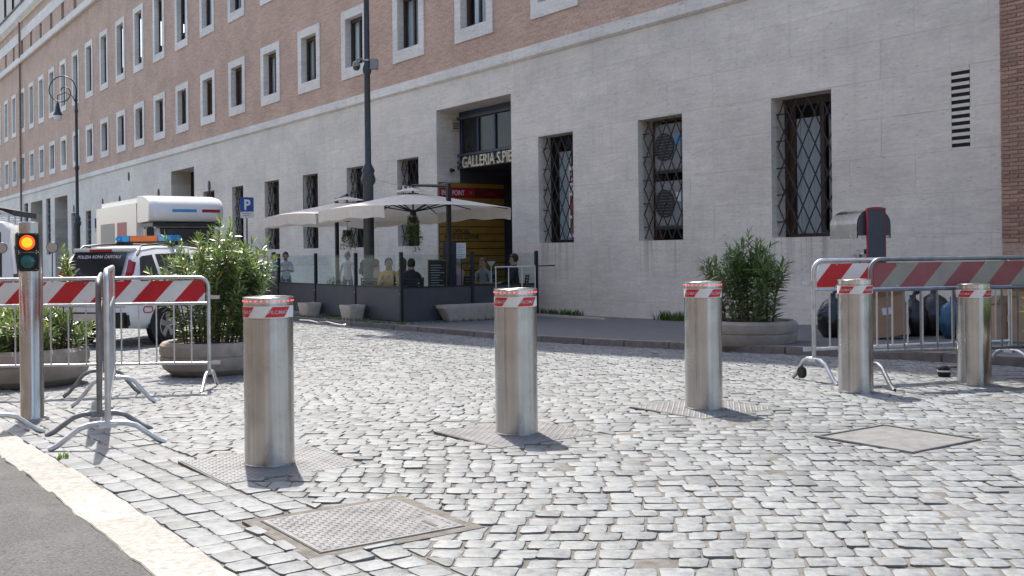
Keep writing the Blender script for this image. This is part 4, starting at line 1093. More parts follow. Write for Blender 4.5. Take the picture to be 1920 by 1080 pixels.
def oleander(p, zs, R_, Ht, label, seed, nst=26, leaf=.125, mats=('leaf', 'leaf_young', 'leaf_dry'), young=.12, lean=(0, 0), r0=.28, dens=1.0, mind=.25):
    rr_ = random.Random(seed)
    t = thing('oleander_shrub', (p.x, p.y, p.z + zs), 0, label, 'shrub', 'oleanders in the planters')
    lf = MB()
    def leafm(base, d, ln, w, mi):
        d = d.normalized(); s = d.cross(Vector((0, 0, 1)))
        if s.length < .05: s = Vector((1, 0, 0))
        s.normalize(); s = (s + Vector((rr_.uniform(-.5, .5), rr_.uniform(-.5, .5), rr_.uniform(-.6, .6)))).normalized(); s = (s - d * s.dot(d)).normalized()
        up = s.cross(d); bend = rr_.uniform(-.05, .26) * ln
        q = []
        for f, ww, dp in ((0, .12, 0), (.3, .9, .12), (.62, .95, .42), (1, .02, 1)):
            c = base + d * ln * f - Vector((0, 0, 1)) * bend * dp; fold = .18 * w * ww
            q.append((lf.vert(c - s * w * ww + up * fold), lf.vert(c), lf.vert(c + s * w * ww + up * fold)))
        for a, b_ in zip(q, q[1:]):
            lf.idx((a[0], a[1], b_[1], b_[0]), mi); lf.idx((a[1], a[2], b_[2], b_[1]), mi)
    for k in range(nst):
        a = 2 * PI * (k * .618 + rr_.uniform(-.1, .1)); f = math.sqrt((k + .5) / nst)
        b0 = Vector((r0 * f * math.cos(a), r0 * f * math.sin(a), -.02))
        hh = Ht * (1 - .42 * f * f) * rr_.uniform(.78, 1.06); sp = R_ * f * rr_.uniform(.8, 1.12)
        tip = Vector((sp * math.cos(a) + lean[0] * hh, sp * math.sin(a) + lean[1] * hh, hh))
        def stem(b0, tip, rad, n=6):
            o = []
            for i in range(n + 1):
                f_ = i / n; pnt = b0.lerp(tip, f_); pnt.z = b0.z + (tip.z - b0.z) * (f_ ** .85); o.append(pnt + Vector((rr_.gauss(0, .008), rr_.gauss(0, .008), 0)) * (1 if 0 < i < n else 0))
            MB().tube(o, [rad * (1 - .65 * i / n) for i in range(n + 1)], 5).build('stem', 'bark', t)
            return o
        paths = [stem(b0, tip, .009)]
        for _ in range(rr_.choice((1, 2, 2, 3))):
            i = rr_.choice((2, 3, 3, 4)); bb = paths[0][i]; a2 = rr_.uniform(0, 2 * PI)
            paths.append(stem(bb, bb + Vector((math.cos(a2) * R_ * .3 + (tip.x - b0.x) * .25, math.sin(a2) * R_ * .3 + (tip.y - b0.y) * .25, Ht * rr_.uniform(.2, .38))), .006, 4))
        for pth in paths:
            tot = sum((b_ - a_).length for a_, b_ in zip(pth, pth[1:])); step = .026 / dens; s = 0
            d0 = mind * tot if pth is paths[0] else .1 * tot
            acc = 0; ang = rr_.uniform(0, 6)
            for a_, b_ in zip(pth, pth[1:]):
                seg = (b_ - a_).length; ax = (b_ - a_).normalized()
                while s < acc + seg:
                    if s > d0:
                        pnt = a_.lerp(b_, (s - acc) / seg); last = (tot - s) < .09
                        e1 = ax.cross(Vector((.3, .9, .1))).normalized(); e2 = ax.cross(e1)
                        for q in range(3):
                            if rr_.random() < .2: continue
                            an = ang + q * 2.1 + rr_.uniform(-.3, .3)
                            out = e1 * math.cos(an) + e2 * math.sin(an)
                            el = rr_.uniform(.25, .8) if not last else rr_.uniform(.9, 2.2)
                            mi = 1 if (last and rr_.random() < .55) or rr_.random() < young * .35 else (2 if rr_.random() < .035 else 0)
                            ln = leaf * rr_.uniform(.65, 1.15) * (.75 if last else 1)
                            leafm(pnt, out + ax * el, ln, ln * rr_.uniform(.07, .10), mi)
                        ang += 1.05
                    s += step
                acc += seg
    fo = lf.build('foliage', list(mats), t, smooth=60, fix=False); tag(fo, kind='stuff')
    return t
pA = G(403, 700); planter(pA, .63, .40, 'round concrete planter with tall sunlit oleander behind the first bollard')
oleander(pA, .36, .70, 1.42, 'tall sunlit oleander with pale narrow leaves in round planter', 1, 44, lean=(.10, 0), mind=.06, leaf=.145, r0=.36, young=.5, dens=.9)
pB = G(1408, 655); planter(pB, .60, .39, 'round concrete planter in the shade near the barred windows')
oleander(pB, .35, .56, 1.13, 'shaded dark green oleander in the planter near the barred windows', 2, 28, young=.02, lean=(-.05, 0), mats=('leaf', 'leaf', 'leaf'), mind=.05, leaf=.165, r0=.4, dens=.85)
pC = G(46, 722); planter(pC, .68, .42, 'round concrete planter behind the traffic light post')
oleander(pC, .36, .66, .52, 'low bushy oleander behind the striped barrier', 3, 64, leaf=.125, young=.4, mind=.03, r0=.56, dens=1.2)
pt = AY(126, 520, pC.y + .1); 
oleander(Vector((pt.x, pt.y, pC.z)), 0.38, .05, 1.45, 'single tall yellowish oleander shoot rising above the striped barrier', 31, 3, leaf=.10, young=1, mats=('leaf_young', 'leaf_young', 'leaf_dry'), r0=.05, mind=.72, dens=1.3)
pD = G(2075, 726); planter(pD, .60, .40, 'round planter cut off by the edge of the picture beside the faded barrier')
oleander(pD, .36, .60, .52, 'bright green shrub in the planter cut off by the picture edge', 5, 16, leaf=.2, mats=('leaf_young', 'leaf_young', 'leaf'), young=.6)

# ------------------------------------------------------------------ lamp posts
def lamp_post(u, v, label, cctv):
    x, y = S(u, v); z = guv(u) + (PAVE if v > KERBV else 0)
    t = thing('lamp_post', (x, y, z), FA, label, 'lamp post', 'cast iron lamp posts along the pavement')
    pf = [(.22, 0), (.22, .12), (.17, .2), (.15, .7), (.16, .76), (.14, .82), (.125, 1.2), (.12, 3.05), (.165, 3.12), (.17, 3.2), (.13, 3.32), (.15, 3.36), (.15, 3.4), (.075, 3.55), (.07, 5.6), (.10, 5.66), (.10, 5.75), (.068, 5.85), (.06, 8.25), (.085, 8.31), (.085, 8.39), (.06, 8.45), (.058, 8.8), (.09, 8.85), (.05, 8.91), (.045, 9.05)]
    UP = .75; TU_ = Matrix.Translation((0, 0, UP))
    MB().lathe(pf, 20).build('pole', 'lamp_iron', t, smooth=35)
    rad = .62; cx = -rad
    pts = [(0, 0, 8.2)] + [(cx + rad * math.cos(a), 0, 8.55 + rad * math.sin(a) * 1.05) for a in [R(k * 15) for k in range(0, 14)]]
    a0 = R(195); e = pts[-1]
    for k in range(1, 15):
        f = k / 14; rr_ = rad * (1 - f) + .14 * f; a = a0 + R(300) * f
        c2 = (cx + (.0) * f, 0, 8.55 - .12 * f); pts.append((c2[0] + rr_ * math.cos(a) * 1.0, 0, c2[2] + rr_ * math.sin(a)))
    MB().tube(pts, .026, 8).build('curled_arm', 'lamp_iron', t, (0, 0, UP))
    MB().tube([(0, 0, 7.9), (-.18, 0, 8.28), (-.5, 0, 8.45), (-.85, 0, 8.3)], .02, 6).build('brace', 'lamp_iron', t, (0, 0, UP))
    lx = -.85
    MB().tube([(lx, 0, 8.3), (lx, 0, 7.95)], .02, 6).build('hanger', 'lamp_iron', t, (0, 0, UP))
    m = MB(); m.lathe([(.03, 8.0), (.06, 7.95), (.11, 7.7), (.14, 7.55), (.20, 7.44), (.20, 7.40)], 20, 0, Matrix.Translation((lx, 0, 0))); m.build('lamp_shade', 'lamp_iron', t, (0, 0, UP))
    m = MB(); m.lathe([(.18, 7.40), (.17, 7.22), (.10, 7.14), (.0001, 7.12)], 20, 0, Matrix.Translation((lx, 0, 0)), False); m.build('lamp_glass', 'sign_white', t, (0, 0, UP))
    return t
ul_, _ = AV(690, 300, 11.1); lp = lamp_post(ul_, 11.1, 'dark lamp post with a dome camera, rising beside the cafe parasols', True)
lp.rotation_euler.z = 0
ul2, _ = AV(144, 300, 11.1); l2 = lamp_post(ul2, 11.1, 'far lamp post with curled arm and hanging lantern', False); l2.rotation_euler.z = 0
x, y = S(ul_, 11.1); zc = CH + (474 - 118) * y / F
cc = thing('security_camera', (x, y, zc), 0, 'white dome security camera bracketed to the lamp post', 'camera')
MB().tube([(-.06, -.02, .06), (-.12, -.02, .13), (-.22, -.02, .12), (-.24, -.02, .06)], .022, 8).build('bracket', 'ac_white', cc)
m = MB(); m.lathe([(.05, .07), (.085, .05), (.095, -.03), (.09, -.05)], 18, 0, Matrix.Translation((-.24, -.02, 0))); m.build('housing', 'ac_white', cc)
m = MB(); m.lathe([(.085, -.05), (.075, -.10), (.045, -.135), (.0001, -.145)], 18, 0, Matrix.Translation((-.24, -.02, 0)), False); m.build('dome', 'glass_dark', cc)
m = MB(); m.box(.075, -.08, -.12, .26, .06, .12); m.build('junction_box', 'ac_white', cc, bevel=.012)
for zz in (.08, -.06): m = MB(); m.lathe([(.078, zz), (.078, zz + .03)], 16); m.build('clamp_band', 'galv', cc)

# ------------------------------------------------------------------ parking signs
def p_sign(px, py, label, hgt=.39):
    u, z = AV(px, py, 10.6); x, y = S(u, 10.6); zg = guv(u) + PAVE
    t = thing('parking_sign', (x, y, zg), FA + PI / 2 + R(-78), label, 'sign', 'blue parking signs along the kerb')
    t.rotation_euler.z = R(30)
    w = .19; zc = z - zg
    MB().tube([(0, .03, 0), (0, .03, zc + .22)], .024, 8).build('pole', 'galv_dark', t)
    m = MB(); m.box(-w, -.006, zc - .19, w, .006, zc + .21); pl = m.build('panel', 'sign_blue', t, bevel=.004)
    text('letter', 'P', .40, 'sign_white', pl, Matrix.Translation((0, -.008, zc - .135)) @ UPRIGHT, bold=.012, sx=.9)
    m = MB(); m.box(-w, -.006, zc - .37, w, .006, zc - .2); p2 = m.build('lower_panel', 'sign_white', t, bevel=.003)
    for q in range(2): m = MB(); m.box(-.12, -.008, zc - .25 - .06 * q, .1 - .05 * q, -.0065, zc - .235 - .06 * q); m.build('text_line', 'oxide', p2)
p_sign(463, 384, 'blue parking sign with white P above the tall oleander')
p_sign(187, 419, 'blue parking sign with white P beside the white truck')

# ------------------------------------------------------------------ police car
def wheel(parent, x, y, r, w, side):
    M = Matrix.Translation((x, y, r)) @ Matrix.Rotation(-side * PI / 2, 4, 'X')
    m = MB(); m.lathe([(r * .66, -w), (r * .95, -w), (r, -w * .7), (r, 0 - .02), (r * .96, .01), (r * .68, .012), (r * .64, -.01)], 32, 0, M, False); wh = m.build('wheel', 'rubber', parent)
    m = MB(); m.lathe([(r * .66, .004), (r * .62, .012), (r * .60, -.03)], 32, 0, M, False)
    m.lathe([(.0001, -.035), (r * .62, -.035)], 32, 1, M, False)
    for k in range(5):
        MM = M @ Matrix.Rotation(2 * PI * k / 5, 4, 'Z'); m.prism([(-.035, .02), (.035, .02), (.055, r * .61), (-.055, r * .61)], lambda a, c: tuple(MM @ Vector((a, c, -.02))), lambda a, c: tuple(MM @ Vector((a, c, .004))), 0)
    m.lathe([(.06, -.02), (.06, .006), (.0001, .01)], 16, 0, M, False); m.build('rim', ['alloy', 'rubber'], wh)
def police_car(loc, rotz):
    t = thing('police_car', loc, rotz, 'white police car with blue and orange roof light bar, seen from behind', 'car')
    st = [(-2.20, .74, .42, .80, .82, .60), (-2.16, .82, .36, .96, .99, .66), (-2.06, .865, .33, 1.02, 1.06, .70), (-1.96, .88, .32, 1.04, 1.30, .685), (-1.82, .885, .31, 1.05, 1.55, .64), (-1.66, .885, .30, 1.05, 1.645, .615), (-1.2, .89, .30, 1.04, 1.69, .62),
          (-.3, .89, .30, 1.02, 1.70, .625), (.3, .89, .30, 1.01, 1.66, .61), (.62, .89, .30, 1.0, 1.52, .63), (1.05, .885, .30, .99, 1.14, .72), (1.25, .88, .30, .985, 1.04, .76), (1.8, .85, .31, .93, .98, .70), (2.1, .78, .34, .84, .88, .62), (2.2, .66, .42, .70, .74, .5)]
    m = MB(); rings = []
    for x, w, zl, zb, zt, wt in st:
        half = [(0, zl), (w * .86, zl), (w * .97, zl + .10), (w, zl + .28 if zl + .28 < zb else (zl + zb) / 2), (w, zb - .12), (w * .975, zb), (wt + .02, zt - .055), (wt - .06, zt), (wt * .5, zt + .012), (0, zt + .018)]
        full = half + [(-a, c) for a, c in half[-2:0:-1]]
        rings.append([m.vert((x, a, c)) for a, c in full])
    n = len(rings[0])
    for a, c in zip(rings, rings[1:]):
        for k in range(n): m.idx((a[k], a[(k + 1) % n], c[(k + 1) % n], c[k]))
    m.idx(rings[0]); m.idx(rings[-1][::-1])
    body = m.build('body', 'car_white', t, smooth=38)
    def itp(x):
        for a, c in zip(st, st[1:]):
            if a[0] <= x <= c[0]:
                f = (x - a[0]) / (c[0] - a[0]); return [p_ + (q_ - p_) * f for p_, q_ in zip(a, c)]
    def sp(x, f, s, o=.008):                        # point on the side glass band: f from belt to roof edge
        _, w, zl, zb, zt, wt = itp(x); return (x, s * (w * .975 + (wt + .02 - w * .975) * f + o), zb + (zt - .055 - zb) * f)
    for s in (-1, 1):
        for xs_ in ((-1.93, -1.38), (-1.30, -.32), (-.24, .80)):
            xa, xb = xs_; k = 6; m = MB(); lo, hi = [], []
            for q in range(k + 1):
                x_ = xa + (xb - xa) * q / k; lo.append(m.vert(sp(x_, .06, s))); xt = min(max(x_, -1.72), .52) if xa < -1.5 or xb > .5 else x_
                hi.append(m.vert(sp(xt, .88, s)))
            for q in range(k): m.idx((lo[q], lo[q + 1], hi[q + 1], hi[q]))
            m.build('side_window', 'car_glass', t, fix=True)
        MB().tube([sp(-1.75, 1.0, s, .0)] + [(x_, s * .585, itp(x_)[4] + .045) for x_ in (-1.55, -1.0, -.3, .2)] + [sp(.45, 1.0, s, -.02)], .018, 8).build('roof_rail', 'plastic_black', t)
        # tail light wraps the rear corner
        m = MB(); pt_ = []
        for (x_, zf_) in ((-2.075, 0), (-1.965, .45), (-1.86, .8)):
            _, w, zl, zb, zt, wt = itp(x_); f = 1.0
            yo = wt + .035; pt_.append(((x_ - .028, s * (yo - .10), zt + .0), (x_ - .03, s * (yo - .005), zt - .045), (x_ + .10, s * (yo + .012), zt - .075)))
        for a, c in zip(pt_, pt_[1:]): m.face((a[0], a[1], c[1], c[0])); m.face((a[1], a[2], c[2], c[1]))
        b0 = pt_[0]; lo = [(b0[0][0] - .085, b0[0][1], .95), (b0[1][0] - .075, s * .80, .95), (b0[2][0] - .02, s * .885, .97)]
        m.face((lo[0], lo[1], b0[1], b0[0])); m.face((lo[1], lo[2], b0[2], b0[1]))
        tlp = m.build('tail_light', 'tail_red', t)
        m = MB(); m.face(((b0[0][0] - .105, s * .56, 1.0), (b0[1][0] - .1, s * .72, 1.0), (b0[1][0] - .06, s * .70, 1.12), (b0[0][0] - .06, s * .56, 1.12))); m.build('reversing_lens', 'sign_white', tlp, fix=False)
        for xw in (-1.28, 1.36):
            M = Matrix.Translation((xw, s * .872, .36)) @ Matrix.Rotation(-s * PI / 2, 4, 'X')
            m = MB(); m.lathe([(.0001, .028), (.41, .028), (.425, .02), (.425, -.05)], 32, 0, M, False); m.build('wheel_arch', 'plastic_black', t)
            wheel(t, xw, s * .908, .345, .2, s)
        m = MB(); m.box(-.85, s * .86, .29, .93, s * .905, .42); m.build('sill_trim', 'plastic_black', t, bevel=.01)
        m = MB()
        for a, c in ((-2.0, -1.75), (-1.75, -1.2), (-1.2, -.3), (-.3, .6), (.6, 1.2)):
            ya, yc = itp(a)[1] + .004, itp(c)[1] + .004; m.face(((a, s * ya, .845), (c, s * yc, .845), (c, s * yc, .885), (a, s * ya, .885)))
        m.build('blue_stripe', 'stripe_blue', t, fix=False)
        m = MB(); pp = arc(-1.86, .63, .05, PI / 2, 3 * PI / 2, 8) + arc(-1.72, .63, .05, -PI / 2, PI / 2, 8); y_ = s * .892
        m.tube([(a, y_, c) for a, c in pp] + [(pp[0][0], y_, pp[0][1])], .009, 6); m.build('red_emblem', 'red_paint', t)
        m = MB(); m.box(.62, s * .92, 1.0, .76, s * 1.08, 1.16); m.build('door_mirror', 'plastic_black', t, bevel=.03)
        for xd in (-1.36, -.28): m = MB(); m.box(xd + .1, s * .885, .93, xd + .28, s * .905, .955); m.build('door_handle', 'car_white', t, bevel=.008)
    m = MB(); g0 = itp(-2.05); lo = [(-2.085, -.58, 1.08), (-2.085, .58, 1.08)]; hi = [(-1.80, .52, 1.585), (-1.80, -.52, 1.585)]; o_ = Vector((-.030, 0, .016))
    q = [Vector(a) + o_ for a in lo + hi]; m.face(q); rg_ = m.build('rear_window', 'car_glass', t, fix=False)
    nrm = Vector((-.505, 0, .285)).normalized(); upv = Vector((.285, 0, .505)).normalized(); yv = Vector((0, -1, 0))
    M = Matrix(((yv.x, upv.x, nrm.x, 0), (yv.y, upv.y, nrm.y, 0), (yv.z, upv.z, nrm.z, 0), (0, 0, 0, 1)))
    c0 = Vector((-1.845, 0, 1.50)) + o_ + nrm * .006
    text('lettering', 'POLIZIA ROMA CAPITALE', .085, 'sign_white', rg_, Matrix.Translation(c0 - upv * .03) @ M, ext=.0005, sx=.9)
    m = MB(); m.box(-1.84, -.58, 1.60, -1.62, .58, 1.665); m.build('spoiler', 'car_white', t, bevel=.02)
    m = MB(); m.box(-1.852, -.22, 1.605, -1.835, .22, 1.645); m.build('brake_light', 'tail_red', t)
    m = MB(); m.box(-2.245, -.80, .34, -2.10, .80, .60); m.build('rear_bumper', 'plastic_black', t, bevel=.04)
    m = MB(); m.box(-2.215, -.26, .72, -2.195, .26, .83); m.build('number_plate', 'sign_white', t)
    m = MB(); m.box(-2.235, -.6, .86, -2.19, .6, .90); m.build('tailgate_trim', 'plastic_black', t)
    # windscreen
    m = MB(); m.face(((.56, -.57, 1.56), (1.05, -.66, 1.15), (1.05, .66, 1.15), (.56, .57, 1.56))); o = m.build('windscreen', 'car_glass', t, fix=False); o.location = (.02, 0, .03)
    return t
pcar = G(250, 652)                                 # ground under the right rear corner
yaw = R(90 - 17)
hx = Vector((math.cos(yaw), math.sin(yaw), 0)); hy = Vector((-math.sin(yaw), math.cos(yaw), 0))
c = pcar + hx * 2.15 + hy * .86
pc_ = police_car((c.x, c.y, gz(c.x, c.y)), yaw)
lb = thing('light_bar', (0, 0, 0), 0, 'blue and orange warning light bar on the police car roof', 'light bar')
lb.location = c + hx * -.55 + Vector((0, 0, gz(c.x, c.y) + 1.73 - c.z)); lb.rotation_euler = (0, 0, yaw)
m = MB(); m.box(-.14, -.60, .03, .14, .60, .055); m.build('base', 'plastic_black', lb, bevel=.01)
for s in (-1, 1):
    for q in range(2):
        a, b2 = sorted((s * (.30 + .16 * q), s * (.455 + .16 * q))); m = MB(); m.box(-.15, a, .056, .15, b2, .165); m.build('blue_lens', 'blue_lens', lb, bevel=.03 if q else .008)
    m = MB(); m.box(-.1, s * .45 - .04, -.03, .1, s * .45 + .04, .03); m.build('mount_foot', 'plastic_black', lb)
m = MB(); m.box(-.145, -.29, .056, .145, .29, .16); m.build('orange_lens', 'orange_lens', lb, bevel=.01)

pm('truck_red', (.42, .09, .09), .5, var=.06)
# ------------------------------------------------------------------ white box truck parked beyond
pt = AY(270, 470, 28.0)
tr_u, tr_v = UV(pt.x, pt.y)
tk = thing('box_truck', (*S(tr_u, tr_v), guv(tr_u)), FA, 'white box truck with rounded roof over the cab and red and grey squares', 'truck')
ztop = AY(300, 367, 28.6).z - guv(tr_u)
W_ = 1.98; Lt = 5.3                                # local x = towards us (-u), y = towards the facade
m = MB(); m.box(-Lt, 0, .55, -.55, W_, ztop - .03); m.build('box_body', 'car_white', tk, bevel=.16)
prof = [(-.62, ztop * .765), (.50, ztop * .77), (.67, ztop * .785), (.74, ztop * .82), (.71, ztop * .90), (.60, ztop * .945), (.38, ztop * .975), (.0, ztop * .993), (-.62, ztop)]
m = MB(); ys = [.0, .10, .3, W_ / 2, W_ - .3, W_ - .10, W_]; sc = [.90, .97, .995, 1, .995, .97, .90]; rings = []
for y_, s_c in zip(ys, sc):
    cz = ztop * .88; rings.append([m.vert((-.62 + (a + .62) * (s_c if a > -.6 else 1), y_, cz + (c - cz) * (s_c * .3 + .7 if 0 < y_ < W_ else .93))) for a, c in prof])
for a, c in zip(rings, rings[1:]):
    for k in range(len(prof) - 1): m.idx((a[k], a[k + 1], c[k + 1], c[k]))
m.idx(rings[0]); m.idx(rings[-1][::-1]); m.build('roof_fairing', 'car_white', tk, smooth=50)
m = MB()
cab = [(-.55, .5), (1.15, .5), (1.2, .95), (1.05, 1.25), (.50, ztop * .735), (-.55, ztop * .735)]
m.prism(cab, lambda a, c: (a, .12, c), lambda a, c: (a, W_ - .12, c)); m.build('cab', 'car_white', tk, bevel=.06)
m = MB(); m.face(((1.045, .26, 1.28), (1.045, W_ - .26, 1.28), (.525, W_ - .26, ztop * .72), (.525, .26, ztop * .72))); o = m.build('windscreen', 'car_glass', tk, fix=False); o.location = (.025, 0, .01)
m = MB(); m.face(((-.3, .112, 1.25), (.75, .112, 1.25), (.46, .112, ztop * .715), (-.3, .112, ztop * .715))); m.build('side_window', 'car_glass', tk, fix=False)
m = MB(); m.box(-.5, .06, ztop * .735, .62, W_ - .06, ztop * .764); m.build('fairing_underside', 'plastic_black', tk)
for zz, hh in ((2.12, .26), (1.80, .24)):
    m = MB(); m.box(.62, -.12, zz, .74, .07, zz + hh); m.build('door_mirror', 'plastic_black', tk, bevel=.02)
for x0, x1, mt in ((-2.7, -1.7, 'sign_red'), (-4.6, -3.0, 'cloth_grey')):
    m = MB(); m.box(x0, -.006, ztop * .58, x1, -.001, ztop * .79); m.build('side_panel', 'truck_red' if mt == 'sign_red' else 'galv_dark', tk)
for y0, y1, mt in ((.55, 1.2, 'blue_lens'), (1.35, 1.85, 'tail_red')):
    m = MB(); m.box(.70, y0, ztop * .85, .728, y1, ztop * .875); m.build('lettering_strip', mt, tk)
for xw in (.55, -4.6):
    for s, yy in ((-1, .12), (1, W_ - .12)): wheel(tk, xw, yy, .38, .22, s)
m = MB(); m.box(1.12, .2, .45, 1.22, W_ - .2, .75); m.build('front_bumper', 'plastic_black', tk, bevel=.03)
for yy in (.35, W_ - .35): m = MB(); m.box(1.1, yy - .12, .85, 1.19, yy + .12, 1.02); m.build('headlight', 'alloy', tk, bevel=.02)

# ------------------------------------------------------------------ white van at the left edge
pv = AY(38, 470, 17.0); vw = thing('white_van', (pv.x, pv.y, gz(pv.x, pv.y)), R(90 + 21), 'white van with dark side window and roof bars at the street edge', 'van')
zt = AY(20, 412, 17.0).z - gz(pv.x, pv.y)
sec = [(.0, .35), (.0, 1.0), (.05, 1.12), (.13, zt - .14), (.22, zt - .03), (.40, zt), (1.5, zt), (1.68, zt - .03), (1.77, zt - .14), (1.85, 1.12), (1.9, 1.0), (1.9, .35)]
m = MB(); rings = []
for x_, sx_, dz in ((0, .93, -.05), (.08, .99, 0), (3.0, 1, 0), (3.5, .98, -.35), (4.0, .96, -.9), (4.6, .9, -1.1)):
    rings.append([m.vert((x_, .95 + (a - .95) * sx_, min(c, max(.6, zt + dz)))) for a, c in sec])
for a, c in zip(rings, rings[1:]):
    for k in range(len(sec) - 1): m.idx((a[k], a[k + 1], c[k + 1], c[k]))
m.idx(rings[0]); m.idx(rings[-1][::-1]); m.build('body', 'car_white', vw, smooth=35)
# the near side and the tail carry glass
m = MB(); m.box(.32, .045, 1.22, 1.25, .10, zt - .20); o = m.build('side_window', 'car_glass', vw, bevel=.02)
m = MB(); m.box(1.4, .045, 1.22, 2.5, .10, zt - .20); m.build('side_window', 'car_glass', vw, bevel=.02)
m = MB(); m.box(-.012, .28, 1.2, .02, 1.62, zt - .2); m.build('rear_window', 'car_glass', vw, bevel=.004)
m = MB(); m.box(-.03, .12, .75, .05, .26, 1.15); m.build('tail_light', 'tail_red', vw, bevel=.01)
for xw in (.8, 3.7):
    for s, yy in ((-1, .02), (1, 1.88)): wheel(vw, xw, yy, .33, .2, s)
for x_ in (.35, 1.5, 2.6):
    MB().tube([(x_, .2, zt - .03), (x_, .2, zt + .10), (x_, 1.7, zt + .10), (x_, 1.7, zt - .03)], .022, 6).build('roof_bar', 'galv', vw)
for yy in (.3, 1.6): MB().tube([(.1, yy, zt + .14), (3.0, yy, zt + .14)], .02, 6).build('rack_rail', 'galv', vw)

# ------------------------------------------------------------------ scooter behind the left planter
ps = AY(98, 464, 13.4); zg = gz(ps.x, ps.y)
sc_ = thing('motor_scooter', (ps.x - .46 * math.cos(R(105)) - .30 * math.sin(R(105)) - .0, ps.y - .46 * math.sin(R(105)) + .3 * math.cos(R(105)), zg), R(105), 'parked motor scooter with round mirror showing above the striped barrier', 'scooter')
m = MB(); m.prism([(-.75, .45), (-.70, .72), (-.3, .78), (-.05, .50), (.30, .34), (.42, .34), (.36, .24), (-.4, .22), (-.62, .30)], lambda a, c: (a, -.15, c), lambda a, c: (a, .15, c)); m.build('body', 'cloth_grey', sc_, bevel=.03)
m = MB(); m.prism([(.30, .30), (.42, .32), (.62, .95), (.52, 1.0)], lambda a, c: (a, -.19, c), lambda a, c: (a, .19, c)); m.build('front_shield', 'car_white', sc_, bevel=.02)
m = MB(); m.box(-.72, -.14, .78, -.02, .14, .86); m.build('seat', 'rubber', sc_, bevel=.035)
for xw in (.68, -.55):
    M = Matrix.Translation((xw, 0, .23)) @ Matrix.Rotation(PI / 2, 4, 'X'); m = MB(); m.lathe([(.12, -.05), (.21, -.055), (.23, 0), (.21, .055), (.12, .05)], 24, 0, M, False); w = m.build('wheel', 'rubber', sc_)
    m = MB(); m.lathe([(.0001, -.03), (.125, -.03), (.125, .03), (.0001, .03)], 20, 0, M, False); m.build('rim', 'alloy', w)
MB().tube([(.66, -.07, .25), (.52, 0, .9), (.47, 0, 1.02)], .025, 8).build('steering_column', 'galv_dark', sc_)
MB().tube([(.40, -.33, 1.02), (.48, -.1, 1.04), (.48, .1, 1.04), (.40, .33, 1.02)], .016, 8).build('handlebar', 'black_metal', sc_)
m = MB(); m.prism([(.55, .98), (.62, .98), (.50, 1.25), (.44, 1.25)], lambda a, c: (a, -.16, c), lambda a, c: (a, .16, c)); m.build('windshield', 'glass_dark', sc_)
for s in (-1, 1):
    zt_ = ps.z - zg
    MB().tube([(.42, s * .24, 1.03), (.44, s * .30, 1.15), (.46, s * .30, zt_ - .05)], .007, 6).build('mirror_stalk', 'black_metal', sc_)
    M = Matrix.Translation((.46, s * .30, zt_ + .0)) @ Matrix.Rotation(PI / 2, 4, 'Y'); m = MB(); m.lathe([(.0001, .015), (.05, .012), (.072, 0), (.068, -.008), (.0001, -.008)], 24, 0, M, False); mr_ = m.build('mirror', 'black_metal', sc_)
    m = MB(); m.lathe([(.0001, -.0095), (.064, -.0095)], 24, 0, M, False); m.build('mirror_glass', 'alloy', mr_)

# ------------------------------------------------------------------ dark canopy of a kiosk far left
pk = AY(18, 385, 26.0)
kk = thing('market_kiosk', (pk.x - .5, pk.y, gz(pk.x, pk.y)), R(12), 'dark sloping canopy of a kiosk above the white van', 'kiosk')
zk = pk.z - gz(pk.x, pk.y)
m = MB(); m.prism([(-1.6, zk + .32), (.82, zk - .16), (.82, zk - .30), (-1.6, zk + .18)], lambda a, c: (a, -1.2, c), lambda a, c: (a, 1.2, c)); m.build('canopy', 'black_metal', kk)
m = MB(); m.prism([(-1.6, zk + .17), (.80, zk - .31), (.80, zk - .36), (-1.6, zk + .12)], lambda a, c: (a, -1.22, c), lambda a, c: (a, -1.18, c)); m.build('canopy_edge', 'car_white', kk)
for a, b_ in ((-1.4, -1.1), (.3, -1.1), (-1.4, 1.1), (.3, 1.1)): MB().tube([(a, b_, 0), (a, b_, zk + (.1 if a < 0 else -.22))], .03, 6).build('post', 'black_metal', kk)
m = MB(); m.box(-1.3, -.9, 0, .2, .9, 1.0); m.build('counter', 'galv_dark', kk)
# ------------------------------------------------------------------ cafe terrace
TV = 10.55                                          # street side screen line
pu = [AV(px, 545, TV)[0] for px in (752.5, 667.5, 592.5, 523, 462)]
TU = pu[0]
tv = [TV, AU(885, 545, TU)[0], AU(1006, 545, TU)[0]]
zt_ = guv(TU) + PAVE
scr = thing('terrace_screen', (*S(TU, TV), zt_), FA, 'grey panelled terrace screen with glass tops around the cafe tables', 'screen')
HP, HG = .70, 1.44
def screen_bay(x0, y0, x1, y1):
    d = Vector((x1 - x0, y1 - y0, 0)); L = d.length; a = math.atan2(d.y, d.x)
    M = Matrix.Translation((x0, y0, 0)) @ Matrix.Rotation(a, 4, 'Z')
    m = MB(); m.box(.035, -.015, .02, L - .035, .015, HP, 0, M); pn = m.build('lower_panel', 'panel_grey', scr)
    m = MB(); m.box(.035, -.022, HP, L - .035, .022, HP + .03, 0, M); m.build('panel_rail', 'black_metal', scr)
    m = MB(); m.box(.06, -.004, HP + .031, L - .06, .004, HG - .03, 0, M); m.build('glass_panel', 'glass_clear', scr)
def lx(u): return TU - u
pts = [(lx(u), 0) for u in pu]
for a, b_ in zip(pts, pts[1:]): screen_bay(*b_, *a)
ptv = [(0, v - TV) for v in tv]
for a, b_ in zip(ptv, ptv[1:]): screen_bay(*a, *b_)
